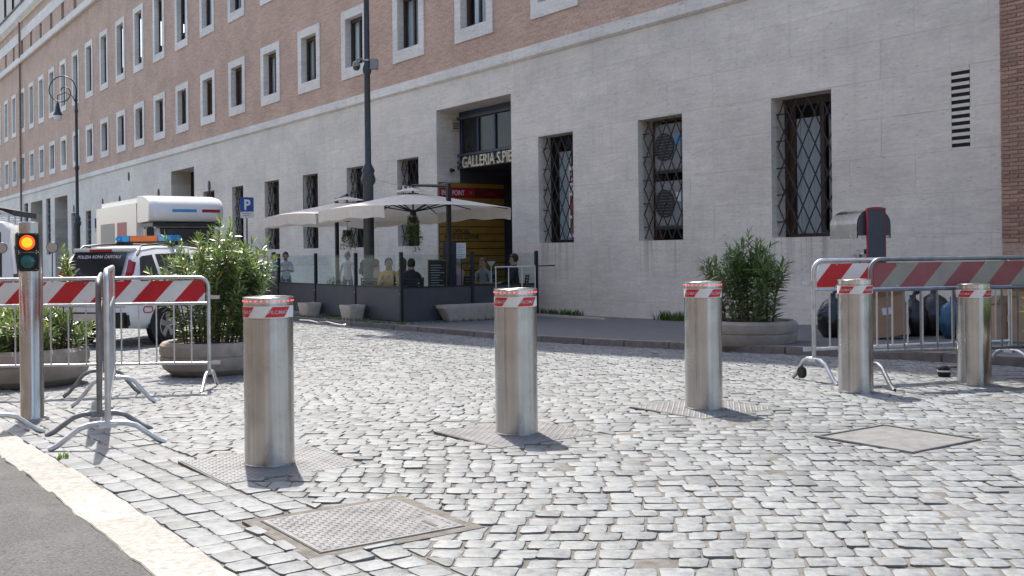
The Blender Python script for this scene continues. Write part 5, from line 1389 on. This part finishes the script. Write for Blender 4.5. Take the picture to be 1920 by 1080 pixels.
for i, (x, y) in enumerate(pts + ptv[1:]):
    dz = guv(TU - x) - guv(TU); m = MB(); m.box(x - .035, y - .035, dz, x + .035, y + .035, HG + .02); po = m.build('post', 'black_metal', scr, bevel=.005)
    for zz in (HP - .12, HG - .3): MB().sphere((x - .0, y - .04, zz), .012, 8, 6).build('glass_clip', 'galv', po)

def parasol(uc, vc, pole, label, half=1.58):
    zg = guv(uc) + PAVE; t = thing('parasol', (*S(uc, vc), zg), FA, label, 'parasol', 'cream cantilever parasols over the terrace')
    ze, ztp = 2.48, 2.82; m = MB()
    def P(x, y, dz=0):
        f = max(abs(x), abs(y)) / half; mx_ = min(abs(x), abs(y)) / max(1e-6, max(abs(x), abs(y)))
        return (x, y, ztp + (ze - ztp) * (f ** 1.05) - .05 * f * mx_ * mx_ + dz)
    n = 12; per = []
    for s in range(4):
        for k in range(n):
            q = -half + 2 * half * k / n
            per.append([(q, -half), (half, q), (-q, half), (-half, -q)][s])
    rings = []
    for f in (.16, .4, .7, 1.0): rings.append([m.vert(P(x * f, y * f)) for x, y in per])
    N_ = len(per)
    for a, c in zip(rings, rings[1:]):
        for k in range(N_): m.idx((a[k], a[(k + 1) % N_], c[(k + 1) % N_], c[k]))
    cv = m.build('canopy', 'canvas', t, smooth=25, fix=False)
    m = MB(); rv = random.Random(5)
    top = [m.vert(P(x, y)) for x, y in per]; bot = [m.vert((x * (1.0 + rv.uniform(-.012, .006)), y * (1.0 + rv.uniform(-.012, .006)), P(x, y)[2] - .26 + .02 * math.sin(k * 1.3))) for k, (x, y) in enumerate(per)]
    for k in range(N_):
        if not (n <= k < 2 * n): m.idx((top[k], top[(k + 1) % N_], bot[(k + 1) % N_], bot[k]))
    m.build('valance', 'canvas', cv, smooth=60, fix=False)
    m = MB(); r1 = [m.vert((x * .22, y * .22, ztp + .015)) for x, y in per]; c_i = m.vert((0, 0, ztp + .12))
    for k in range(N_): m.idx((r1[k], r1[(k + 1) % N_], c_i))
    m.build('vent_cap', 'canvas', cv, fix=False)
    hz = 2.38
    MB().lathe([(.07, hz - .08), (.07, hz + .05)], 12).build('hub', 'black_metal', t); MB().tube([(0, 0, hz), (0, 0, ztp + .1)], .022, 8).build('spindle', 'black_metal', t)
    for x, y in ((-half, -half), (0, -half), (half, -half), (half, 0), (half, half), (0, half), (-half, half), (-half, 0)):
        e = Vector(P(x * .97, y * .97, -.03)); c0 = Vector((0, 0, ztp - .03)); MB().tube([c0, c0.lerp(e, .5), e], .013, 6).build('rib', 'black_metal', t)
        mid = c0.lerp(e, .52) + Vector((0, 0, -.015)); MB().tube([(0, 0, hz), mid], .015, 6).build('strut', 'black_metal', t)
    px_, py_ = uc - pole[0], pole[1] - vc; hp = 2.95
    m = MB(); m.box(px_ - .05, py_ - .04, 0, px_ + .05, py_ + .04, hp); pl = m.build('pole', 'black_metal', t, bevel=.008)
    MB().tube([(px_, py_, hp - .05), (0, 0, ztp + .16), (0, 0, ztp + .05)], .038, 8).build('boom', 'black_metal', t)
    m = MB(); m.box(px_ - .4, py_ - .4, .0, px_ + .4, py_ + .4, .07); m.build('base', 'black_metal', t, bevel=.01)
    return t
P1 = (TU + 1.35, 11.62); P2 = (TU + 4.75, 11.65)
parasol(*P1, (AU(842, 450, TU + .22) and (TU + .22, AU(842, 450, TU + .22)[0])), 'cream parasol whose dark arm points at the gallery portal')
parasol(*P2, (25.0, AU(632, 450, 25.0)[0]), 'cream parasol on the far side of the lamp post')
def hanging_plant(u, v, ztop, zlow, label, seed):
    t = thing('hanging_plant', (*S(u, v), ztop), 0, label, 'plant', 'trailing plants hanging from the parasols')
    r = random.Random(seed); lf = MB()
    MB().tube([(0, 0, .3), (0, 0, 0)], .005, 5).build('hook_wire', 'iron', t)
    MB().lathe([(.06, -.12), (.10, 0), (.105, .01)], 14).build('pot', 'black_metal', t)
    for k in range(30):
        a = r.uniform(0, 6.3); L = (ztop - zlow) * r.uniform(.25, 1) if k > 2 else (ztop - zlow); x, y = math.cos(a) * .09, math.sin(a) * .09; z = .05; sp = r.uniform(.3, 1.4)
        while z > -L:
            for q in range(2):
                an = r.uniform(0, 6.3); d = Vector((math.cos(an), math.sin(an), r.uniform(-.9, .1))); s = d.cross(Vector((0, 0, 1))).normalized() * r.uniform(.012, .02); c = Vector((x, y, z)); ln = r.uniform(.05, .085)
                lf.face((c, c + d * ln * .5 + s, c + d * ln, c + d * ln * .5 - s), 0 if r.random() < .8 else 1)
            z -= .035; x += math.cos(a) * .006 * sp; y += math.sin(a) * .006 * sp
    tag(lf.build('foliage', ['leaf', 'leaf_young'], t, smooth=0, fix=False), kind='stuff')
zg1 = guv(P1[0]) + PAVE; hanging_plant(*P1, zg1 + 2.25, zg1 + 1.5, 'trailing plant hanging under the parasol beside the gallery portal', 3)
zg2 = guv(P2[0]) + PAVE; hanging_plant(*P2, zg2 + 2.05, zg2 + 1.55, 'trailing plant hanging under the parasol beyond the lamp post', 4)

def trough(loc, rotz, L, D, H, label, name='terrace_planter'):
    t = thing(name, loc, rotz, label, 'planter', 'small pale planters outside the terrace')
    m = MB()
    def ring(s, z): return [(x * L / 2 * s, y * D / 2 * (s if D < L * .7 else s), z) for x, y in ((-1, -1), (1, -1), (1, 1), (-1, 1))]
    lv = [(.78, 0), (.82, .03), (.95, H * .7), (1, H * .8), (1, H), (.88, H), (.86, H * .85)]
    rings = []
    for s, z in lv:
        q = []
        for i, (x, y) in enumerate(((-1, -1), (1, -1), (1, 1), (-1, 1))):
            for k in range(4):
                a = PI + PI / 2 * i + PI / 2 * k / 3; rr_ = min(L, D) * .16
                q.append(m.vert((x * (L / 2 * s - rr_) + rr_ * math.cos(a), y * (D / 2 * s - rr_) + rr_ * math.sin(a), z)))
        rings.append(q)
    n = 16
    for a, c in zip(rings, rings[1:]):
        for k in range(n): m.idx((a[k], a[(k + 1) % n], c[(k + 1) % n], c[k]))
    m.idx(rings[0][::-1]); m.build('trough', 'pale_concrete', t, smooth=30)
    m = MB(); m.face([(x * L * .43, y * D * .40, H * .9) for x, y in ((-1, -1), (1, -1), (1, 1), (-1, 1))]); m.build('soil', 'soil', t, fix=False)
    return t
for px, lab in ((581, 'small square pale planter at the terrace screen post, the one farther from the screen corner'), (661, 'small square pale planter at the terrace screen post, the one nearer the screen corner')):
    u, _ = AV(px, 600, TV - .3); trough((*S(u, TV - .3), guv(u) + PAVE), FA, .54, .42, .33, lab)
va, vb = AU(824, 595, TU - .3)[0], AU(940, 595, TU - .3)[0]
trough((*S(TU - .3, (va + vb) / 2), guv(TU - .3) + PAVE), FA + PI / 2, vb - va, .38, .33, 'long pale trough planter along the dark side of the terrace screen')

# ------------------------------------------------------------------ people, tables and chairs
def person(px, Y, face, pose, label, shirt, legs, skin='skin', hair='hair_dark', scale=1.0, long_hair=False, short=True, zoff=0.0, seat=.46):
    p = AY(px, 520, Y); zg = gz(p.x, p.y) + PAVE + zoff
    t = thing('person', (p.x, p.y, zg), face, label, 'person', 'people at the cafe')
    sit = pose.startswith('sit'); dz = (seat + .10 - .95) if sit else 0.0
    V, E, RD, BM = [], [], [], []                   # vertices, edges, radii, material of the edge
    def j(x, y, z, r, r2=None): V.append((x * scale, y * scale, z * scale)); RD.append((r * scale, (r2 or r) * scale)); return len(V) - 1
    def e(a, b_, m): E.append((a, b_)); BM.append(m)
    ln = .07 if 'lean' in pose else (.03 if sit else 0.0)
    pel = j(0, 0, .95 + dz, .135, .105); wa = j(0, ln * .3, 1.10 + dz, .125, .095); ch = j(0, ln, 1.30 + dz, .145, .105); up = j(0, ln * 1.2, 1.405 + dz, .10, .08)
    nk = j(0, ln * 1.4, 1.47 + dz, .052); h1 = j(0, ln * 1.5 + .012, 1.55 + dz, .078, .088); h2 = j(0, ln * 1.5 + .012, 1.64 + dz, .085, .098); h3 = j(0, ln * 1.5, 1.70 + dz, .05, .06)
    ns = j(0, ln * 1.5 + .112, 1.585 + dz, .012)
    for a, b_, m in ((pel, wa, 0), (wa, ch, 0), (ch, up, 0), (up, nk, 2), (nk, h1, 2), (h1, h2, 2), (h2, h3, 2), (h1, ns, 2)): e(a, b_, m)
    for s in (-1, 1):
        sh = j(s * .165, ln * 1.2, 1.39 + dz, .06)
        if pose in ('sit', 'sit_lean'): el = j(s * .25, ln + .06, 1.13 + dz, .046); wr = j(s * .14, ln + .27, 1.10 + dz, .030)
        elif 'phone' in pose: el = j(s * .22, .03, 1.12 + dz, .044); wr = j(s * .07, .24, 1.17 + dz, .029)
        elif 'face' in pose: el = j(s * .24, .12, 1.10 + dz, .044); wr = j(s * .08, .22, 1.28 + dz if s > 0 else 1.06 + dz, .029)
        else: el = j(s * .225, -.02, 1.12, .045); wr = j(s * .235, .06, .87, .03)
        e(up, sh, 0); e(sh, el, 0); e(el, wr, 2 if short else 0)
        fw = (Vector(V[wr]) - Vector(V[el])).normalized(); sd = Vector((-s * .8, .3, .2)).normalized()
        hd = Vector(V[wr]) / scale + fw * .065; h_ = j(*hd, .032, .02); e(wr, h_, 2)
        for q in range(4):
            b0 = hd + fw * .045 + sd * (.022 * (q - 1.5)); f1 = j(*b0, .009); L_ = (.055, .065, .06, .045)[q]; f2 = j(*(b0 + fw * L_ * .6 + Vector((0, 0, -.02))), .008); e(h_, f1, 2); e(f1, f2, 2)
        th = j(*(hd + sd * .045 + fw * .01), .0095); th2 = j(*(hd + sd * .055 + fw * .045), .008); e(h_, th, 2); e(th, th2, 2)
        hp = j(s * .095, .0, .90 + dz, .088)
        if sit: kn = j(s * .13, .43, seat + .07, .062); an = j(s * .13, .40, .10, .042); to = j(s * .14, .55, .045, .038)
        else: kn = j(s * .10, .02, .50, .060); an = j(s * .10, -.01, .10, .042); to = j(s * .115, .14, .045, .038)
        e(pel, hp, 1); e(hp, kn, 1); e(kn, an, 1); e(an, to, 3)
    me = bpy.data.meshes.new('body'); me.from_pydata(V, E, []); o = bpy.data.objects.new('b', me); COL.objects.link(o)
    sk = o.modifiers.new('s', 'SKIN'); sk.use_smooth_shade = True
    for i, v_ in enumerate(me.skin_vertices[0].data): v_.radius = RD[i]; v_.use_root = (i == 0)
    su = o.modifiers.new('u', 'SUBSURF'); su.levels = 1; su.render_levels = 1
    bpy.context.view_layer.update()
    m2 = bpy.data.meshes.new_from_object(o.evaluated_get(bpy.context.evaluated_depsgraph_get())); bpy.data.objects.remove(o)
    for mt in (shirt, legs, skin, 'cloth_dark'): m2.materials.append(MATS[mt])
    VV = [Vector(v_) for v_ in V]
    for pg in m2.polygons:
        c = pg.center; best, bd = 0, 9
        for (a, b_), mm in zip(E, BM):
            ab = VV[b_] - VV[a]; f = max(0, min(1, (c - VV[a]).dot(ab) / max(1e-9, ab.length_squared))); d = (c - VV[a] - ab * f).length - (RD[a][0] * (1 - f) + RD[b_][0] * f) * .9
            if d < bd: bd, best = d, mm
        pg.material_index = best; pg.use_smooth = True
    body = put('body', m2, t)
    hc = Vector(V[h2]); m = MB(); r_ = .100 * scale; n, k = 18, 12
    prof = []; low = -.10 if not long_hair else -.28
    for i in range(k + 1):
        a = PI * .5 - (PI * .5 + .95) * i / k
        prof.append((max(.0005, math.cos(a) * r_ * .98), math.sin(a) * r_ * 1.12))
    ids = []
    for (rr_, zz) in prof:
        row_ = []
        for q in range(n):
            an_ = 2 * PI * q / n; dx_, dy_ = math.cos(an_), math.sin(an_); drop_ = zz
            front = max(0, dy_)
            if zz < .02 * scale and front > .25: rr2 = rr_ * .78; drop_ = max(zz, .03 * scale)
            else: rr2 = rr_
            if long_hair and zz < 0 and front < .2: drop_ = zz * 2.6
            row_.append(m.vert((hc.x + dx_ * rr2 * .95, hc.y - .012 * scale + dy_ * rr2 * 1.05, hc.z + drop_ + .006)))
        ids.append(row_)
    for a, c in zip(ids, ids[1:]):
        for q in range(n): m.idx((a[q], a[(q + 1) % n], c[(q + 1) % n], c[q]))
    m.build('hair', hair, t, smooth=80)
    for s in (-1, 1):
        MB().sphere((hc.x + s * .032 * scale, hc.y + .098 * scale, hc.z - .028 * scale), .009 * scale, 8, 6).build('eye', 'hair_dark', t)
        MB().sphere((hc.x + s * .086 * scale, hc.y + .0, hc.z - .045 * scale), .022 * scale, 8, 6, 0, (.45, .8, 1.3)).build('ear', skin, t)
    m = MB(); m.sphere((hc.x, hc.y + .088 * scale, hc.z - .105 * scale), .02 * scale, 8, 6, 0, (1, .5, .3)); m.build('mouth', 'sign_darkred', t)
    return t
def bag(pt, size, label, mat, rotz=0):
    t = thing('backpack', pt, rotz, label, 'bag'); m = MB(); m.box(-.15, -.09, 0, .15, .09, .42); m.build('sack', mat, t, bevel=.06)
    m = MB(); m.box(-.11, -.13, .04, .11, -.088, .2); m.build('pocket', mat, t, bevel=.02)
    for s in (-1, 1): MB().tube([(s * .09, .085, .38), (s * .1, .15, .43), (s * .11, .26, .40), (s * .11, .29, .2), (s * .1, .12, .04)], .014, 6).build('strap', mat, t)
    return t
def chair(px, Y, face, label, mat='black_metal'):
    p = AY(px, 520, Y); zg = gz(p.x, p.y) + PAVE; t = thing('cafe_chair', (p.x, p.y, zg), face, label, 'chair', 'dark cafe chairs on the terrace')
    m = MB(); m.box(-.23, -.22, .43, .23, .22, .465); m.build('seat', mat, t, bevel=.01)
    for x in (-.21, .21):
        for y in (-.2, .2): MB().tube([(x, y, 0), (x, y, .43)], .016, 6).build('leg', mat, t)
        MB().tube([(x, -.2, .46), (x, -.27, .92)], .016, 6).build('back_post', mat, t)
    for q in range(6): m = MB(); zz = .54 + .065 * q; m.box(-.21, -.235 - .01 * q, zz, .21, -.222 - .01 * q, zz + .045); m.build('back_slat', mat, t)
    return t
def table(px, Y, label):
    p = AY(px, 520, Y); zg = gz(p.x, p.y) + PAVE; t = thing('cafe_table', (p.x, p.y, zg), .4, label, 'table', 'cafe tables on the terrace')
    m = MB(); m.box(-.36, -.36, .71, .36, .36, .74); m.build('table_top', 'oak', t, bevel=.006); MB().tube([(0, 0, .02), (0, 0, .71)], .035, 8).build('pedestal', 'black_metal', t)
    m = MB(); m.box(-.25, -.25, 0, .25, .25, .02); m.build('foot', 'black_metal', t)
person(536, 30.0, R(195), 'stand_phone', 'person in white top and jeans looking at a phone by the wall', 'cloth_white', 'jeans', scale=.92)
person(514, 31.0, R(120), 'stand', 'person in light blue top standing beside the one with the phone', 'cloth_blue', 'jeans', scale=.92)
person(652, 29.0, R(10), 'stand', 'person in loose white shirt seen from behind beyond the terrace', 'cloth_white', 'cloth_grey', hair='hair_grey', scale=.9, short=False)
person(691, 28.0, R(-40), 'stand', 'person in grey shirt with dark backpack at the lamp post', 'cloth_grey', 'cloth_dark', hair='hair_brown', scale=.9)
pb_ = AY(684, 520, 27.9); bag((pb_.x, pb_.y, gz(pb_.x, pb_.y) + 1.0), .4, 'dark backpack on the back of the person in grey', 'cloth_dark', R(-40))
person(703, 24.0, R(-20), 'sit', 'person in beige shirt with black strap seated with back turned', 'cloth_beige', 'cloth_dark', hair='hair_brown', scale=.98)
person(729, 23.3, R(190), 'sit_face', 'person in yellow shirt seated facing the street', 'cloth_yellow', 'cloth_dark', 'skin_brown', scale=1.0)
person(772, 22.9, R(15), 'sit', 'person with dark hair seated in a slatted dark chair', 'cloth_dark', 'cloth_dark', hair='hair_dark', scale=.98)
person(757, 24.2, R(40), 'sit', 'person in brown seated behind the corner post of the screen', 'oxide', 'cloth_dark', hair='hair_brown', scale=1.0, long_hair=True)
person(862, 23.8, R(60), 'sit', 'person in pink shirt seated near the parasol pole', 'cloth_pink', 'jeans', hair='hair_grey', scale=1.0)
person(968, 24.3, R(80), 'sit', 'person in dark jacket seated near the white rail', 'cloth_dark', 'cloth_dark', hair='hair_dark', scale=1.04, short=False)
person(908, 25.2, R(150), 'sit', 'person in blue grey top seated in front of the yellow board', 'cloth_grey', 'jeans', hair='hair_brown', scale=.98)
for px, Y, f, l in ((703, 23.95, -20, 'cafe chair under the person in beige'), (729, 23.35, 190, 'cafe chair under the person in yellow'), (772, 22.85, 15, 'slatted dark cafe chair with its back to the street'), (757, 24.2, 40, 'cafe chair behind the corner post'), (862, 23.8, 60, 'cafe chair under the person in pink'), (968, 24.3, 80, 'cafe chair under the person in dark jacket'), (908, 25.2, 150, 'cafe chair under the person in blue grey')):
    chair(px, Y, R(f), l)
table(713, 23.8, 'small cafe table between the people in beige and yellow'); table(747, 23.6, 'small cafe table in front of the dark haired person'); table(890, 24.4, 'small cafe table beside the person in pink')

# chalkboard, menu sheet, navy banner, table lamp, rail
p = AY(821, 520, 22.9); zg = gz(p.x, p.y) + PAVE
cb = thing('chalkboard', (p.x, p.y, zg), R(-8), 'black chalkboard menu standing behind the dark screen panels', 'chalkboard')
m = MB(); m.box(-.2, -.015, .62, .2, .015, 1.28); m.build('board', 'chalk', cb)
for x0, z0, x1, z1 in ((-.22, .60, .22, .63), (-.22, 1.27, .22, 1.30), (-.22, .63, -.195, 1.27), (.195, .63, .22, 1.27)): m = MB(); m.box(x0, -.022, z0, x1, .022, z1); m.build('frame_bar', 'oak', cb)
rk = random.Random(8)
for q in range(10):
    m = MB(); m.box(-.16, -.019, .67 + .055 * q, -.16 + rk.uniform(.18, .31), -.0155, .685 + .055 * q); m.build('chalk_line', 'chalk_text', cb)
for s in (-1, 1): MB().tube([(s * .17, .0, .62), (s * .19, -.1, 0)], .014, 6).build('leg', 'oak', cb); MB().tube([(s * .17, .02, 1.2), (s * .19, .32, 0)], .012, 6).build('leg', 'oak', cb)
p = AY(843, 500, 23.2); zg = gz(p.x, p.y) + PAVE
bn = thing('banner_stand', (p.x, p.y, zg), R(-5), 'narrow navy banner on a stand behind the parasol pole', 'banner')
m = MB(); m.box(-.15, -.006, .08, .15, .006, 1.68); m.build('cloth', 'navy', bn); m = MB(); m.box(-.2, -.14, 0, .2, .14, .07); m.build('foot', 'black_metal', bn, bevel=.01); MB().tube([(0, .02, .05), (0, .02, 1.7)], .01, 6).build('mast', 'galv_dark', bn)
p = AY(865, 500, 22.9); zg = gz(p.x, p.y) + PAVE
ms = thing('menu_stand', (p.x, p.y, zg), R(-6), 'white printed menu sheet on a thin stand', 'menu'); zc = AY(865, 470, 22.9).z - zg
m = MB(); m.box(-.105, -.006, zc - .17, .105, 0, zc + .17); sh_ = m.build('sheet', 'paper', ms); MB().tube([(0, .012, 0), (0, .012, zc + .17)], .01, 6).build('rod', 'black_metal', ms); MB().lathe([(.15, 0), (.15, .02), (.02, .03)], 16).build('foot', 'black_metal', ms)
for q in range(7): m = MB(); m.box(-.08, -.0075, zc - .13 + .04 * q, .03 + .04 * ((q * 7) % 2), -.0065, zc - .12 + .04 * q); m.build('text_line', 'cloth_grey', sh_)
p = AY(921, 500, 24.2); zg = gz(p.x, p.y) + PAVE
la = thing('patio_lamp', (p.x, p.y, zg), 0, 'slim white patio lamp with a cone shade near the white rail', 'lamp'); zc = AY(921, 495, 24.2).z - zg
MB().lathe([(.12, 0), (.12, .02), (.015, .03), (.015, zc)], 14).build('stem', 'sign_white', la); MB().lathe([(.02, zc - .06), (.10, zc + .05), (.10, zc + .06)], 14).build('shade', 'sign_white', la)
zr = AU(960, 500, TU - .15)[1]; v0, v1 = AU(928, 500, TU - .15)[0], AU(1003, 500, TU - .15)[0]; vE = min(AU(1080, 498, TU - .15)[0], WALLV - .04)
zg = guv(TU) + PAVE
rl = thing('white_rail', (*S(TU - .15, v0), zg), FA, 'white metal rail with dark bar reaching to the wall at the terrace end', 'rail')
MB().tube([(0, 0, zr - zg), (0, v1 - v0, zr - zg)], .015, 8).build('top_rail', 'sign_white', rl); MB().tube([(0, v1 - v0, zr - zg), (0, vE - v0, zr - zg + .01)], .014, 8).build('dark_bar', 'iron', rl)
for q in range(4): MB().tube([(0, (v1 - v0) * q / 3 + (.02 if q == 0 else 0), 0), (0, (v1 - v0) * q / 3 + (.02 if q == 0 else 0), zr - zg)], .013, 8).build('upright', 'sign_white', rl)
# low border by the terrace corner
ua, _ = AV(1012, 600, 13.9); m = MB(); bo = thing('planting_border', (*S(TU - .4, 13.75), guv(TU) + PAVE), FA, 'low pale edging with grass between the terrace and the wall', 'border')
m.box(0, 0, 0, 2.3, .06, .06); m.build('edging', 'pale_concrete', bo)
# pot shrub inside the terrace
p = AY(622, 530, 25.6); p.z = gz(p.x, p.y) + PAVE; oleander(p, .0, .35, .95, 'low green shrub inside the terrace beside the screen', 44, 16, leaf=.09, r0=.3, young=.05)
# string of lights from the lamp post to the portal
a = Vector((*S(ul_, 11.1), 0)); a.z = AY(697, 331, a.y).z; ub_, zb_ = AV(862, 335, WALLV + .3); b_ = Vector((*S(ub_, WALLV + .3), zb_))
sl = thing('string_lights', a, 0, 'sagging cable with small lamps from the lamp post to the portal', 'cable')
pts = [(b_ - a) * f + Vector((0, 0, -.9 * f * (1 - f))) for f in [k / 20 for k in range(21)]]
MB().tube(pts, .008, 5).build('cable', 'cable_white', sl)
for k in (7, 8, 9, 10):
    m = MB(); m.lathe([(.012, 0), (.03, -.05), (.03, -.09), (.005, -.12)], 10, 0, Matrix.Translation(pts[k])); m.build('bulb', 'sign_white', sl)
# loose white hose on the kerb
hp = [G(562, 601, PAVE), G(580, 602, PAVE), G(596, 606, PAVE), G(612, 604, PAVE), G(630, 609, PAVE), G(644, 611, PAVE)]
hs = thing('white_hose', hp[0], 0, 'loose white hose lying along the kerb by the small planters', 'hose'); MB().tube([q - hp[0] + Vector((0, 0, .015)) for q in hp], .013, 6).build('tube', 'cable_white', hs)
MB().lathe([(.016, 0), (.02, .05)], 8, 0, Matrix.Translation(hp[-1] - hp[0] + Vector((0, 0, .015))) @ Matrix.Rotation(PI / 2, 4, 'Y')).build('nozzle', 'galv', hs)

# ------------------------------------------------------------------ steel and black totem by the wall
tvv = 12.3; tu_, ztt = AV(1643, 392, tvv); zg = guv(tu_) + PAVE
to = thing('steel_totem', (*S(tu_, tvv), zg), R(-83), 'black totem with red edges and arched steel hood by the wall', 'totem')
Ht = ztt - zg; hw_, cw = .235, .125
def arch(w, z0, z1): return [(-w, z0)] + [(-w * math.cos(PI * k / 12), z1 - w * .85 + w * .85 * math.sin(PI * k / 12)) for k in range(13)] + [(w, z0)]
# local x is towards us (-u), local y towards the wall
m = MB(); m.prism([(-cw, 0), (-cw, Ht), (cw, Ht), (cw, 0)], lambda y, z: (-.05, y, z), lambda y, z: (.0, y, z)); m.build('front_panel', 'panel_grey', to)
for y0, y1 in ((-cw - .016, -cw), (cw, cw + .008)):
    m = MB(); m.box(-.018, y0, 0, .006, y1, Ht); m.build('red_edge', 'sign_red', to)
m = MB(); m.prism([(-cw - .02, Ht)] + [(-(cw + .02) * math.cos(PI * k / 8), Ht + .03 * math.sin(PI * k / 8)) for k in range(9)], lambda y, z: (-.03, y, z), lambda y, z: (.006, y, z)); m.build('red_cap', 'sign_red', to)
ar = arch(hw_, Ht - .36, Ht)
m = MB(); m.prism(ar, lambda y, z: (-.075, y, z), lambda y, z: (-.062, y, z)); m.build('hood_end', 'panel_grey', to)
m = MB(); outer = arch(hw_ + .01, Ht - .40, Ht + .01); inner = arch(hw_ - .006, Ht - .40, Ht - .006)
for a, c, a2, c2 in zip(outer, outer[1:], inner, inner[1:]):
    m.face(((-.95, a[0], a[1]), (-.95, c[0], c[1]), (-.078, c[0], c[1]), (-.078, a[0], a[1]))); m.face(((-.95, a2[0], a2[1]), (-.95, c2[0], c2[1]), (-.078, c2[0], c2[1]), (-.078, a2[0], a2[1])))
m.build('hood', 'steel_top', to, fix=False)
m = MB(); m.box(-.44, -.19, 0, -.066, .16, Ht - .55); m.build('body', 'steel_top', to, bevel=.07)
m = MB(); m.box(.001, -.03, Ht - .85, .03, .11, Ht - .72); m.build('card_slot', 'plastic_black', to, bevel=.01)
m = MB(); m.box(-.02, -.3, 0, .2, .36, .04); m.build('foot', 'galv_dark', to)

# ------------------------------------------------------------------ rubbish waiting behind the barriers
def trash_bag(px, py, r, label, mat, seed, squash=1.0):
    p = G(px, py, PAVE); t = thing('rubbish_bag', p, 0, label, 'rubbish bag', 'rubbish bags behind the barriers'); rr_ = random.Random(seed); m = MB()
    n, k = 16, 10; ids = []; ph = [rr_.uniform(0, 6) for _ in range(6)]
    for i in range(k + 1):
        f = i / k; rad = r * (math.sin(PI * min(1, f * .86 + .13)) ** .7) * (1 - .25 * f)
        if f > .86: rad = r * .16
        z = 2.1 * r * squash * f; row_ = []
        for q in range(n):
            a = 2 * PI * q / n; w = 1 + .10 * math.sin(3 * a + ph[0] + f * 4) + .07 * math.sin(7 * a + ph[1] - f * 6) + rr_.uniform(-.09, .09)
            row_.append(m.vert((rad * w * math.cos(a), rad * w * math.sin(a), z)))
        ids.append(row_)
    for a, c in zip(ids, ids[1:]):
        for q in range(n): m.idx((a[q], a[(q + 1) % n], c[(q + 1) % n], c[q]))
    m.idx(ids[0][::-1]); m.idx(ids[-1]); m.build('sack', mat, t, smooth=55)
    MB().tube([(0, 0, 1.8 * r * squash), (.02, 0, 2.15 * r * squash), (.07, .02, 2.3 * r * squash)], [.03, .025, .05], 8).build('tied_neck', mat, t)
trash_bag(1562, 632, .25, 'tall black rubbish bag behind the left end of the red and white barrier', 'trash_black', 1, 1.15)
trash_bag(1712, 630, .25, 'black rubbish bag leaning on the leftmost cardboard box', 'trash_black', 2, 1.05)
trash_bag(1752, 628, .27, 'black rubbish bag next to the blue bag', 'trash_black', 3, 1.1)
trash_bag(1788, 634, .21, 'blue plastic bag among black rubbish bags', 'blue_bag', 4, 1.2)
trash_bag(1822, 630, .25, 'black rubbish bag behind the shorter bollard', 'trash_black', 6, 1.1)
def carton(px, py, w, d, h, rz, label, tilt=0.0):
    p = G(px, py, PAVE + .005); t = thing('cardboard_box', p, rz, label, 'box', 'cardboard boxes behind the barriers'); M = Matrix.Rotation(tilt, 4, 'Y'); e = .006
    lift = abs(math.sin(tilt)) * w / 2
    M = Matrix.Translation((0, 0, lift)) @ M
    for x0, y0, x1, y1 in ((-w / 2, -d / 2, w / 2, -d / 2 + e), (-w / 2, d / 2 - e, w / 2, d / 2), (-w / 2, -d / 2 + e, -w / 2 + e, d / 2 - e), (w / 2 - e, -d / 2 + e, w / 2, d / 2 - e)):
        m = MB(); m.box(x0, y0, 0, x1, y1, h, 0, M); m.build('side', 'cardboard', t)
    m = MB(); m.box(-w / 2 + e, -d / 2 + e, .002, w / 2 - e, d / 2 - e, .008, 0, M); m.build('bottom', 'cardboard', t)
    for s, a in ((-1, R(50)), (1, R(35))):
        MF = M @ Matrix.Translation((0, s * d / 2, h)) @ Matrix.Rotation(-s * (PI / 2 - a) - (0), 4, 'X'); m = MB(); m.box(-w / 2, -.003, 0, w / 2, .003, d * .45, 0, MF); m.build('flap', 'cardboard', t)
    m = MB(); m.box(-.06, -d / 2 - .002, h * .55, .05, -d / 2 - .0005, h * .72, 0, M); m.build('label_sticker', 'paper', t)
carton(1672, 634, .46, .36, .52, R(-20), 'cardboard box leaning next to the tall black bag', R(-9))
carton(1640, 628, .34, .3, .40, R(15), 'smaller upright cardboard box behind the fourth bollard')
carton(1880, 640, .42, .34, .44, R(10), 'cardboard box standing behind the right end of the faded barrier')
carton(1928, 640, .46, .36, .6, R(-15), 'large cardboard box at the foot of the brick pier')
pq = G(1770, 706); cs = thing('barrier_castor', pq, R(5), 'loose black castor with a short bar lying on the cobbles', 'castor')
MB().lathe([(.05, 0), (.055, .03), (.055, .07), (.03, .1)], 16).build('wheel', 'rubber', cs); MB().lathe([(.056, .045), (.056, .06)], 16).build('ring', 'sign_white', cs); m = MB(); m.box(-.08, -.02, .075, .34, .02, .095); m.build('bar', 'galv_dark', cs)
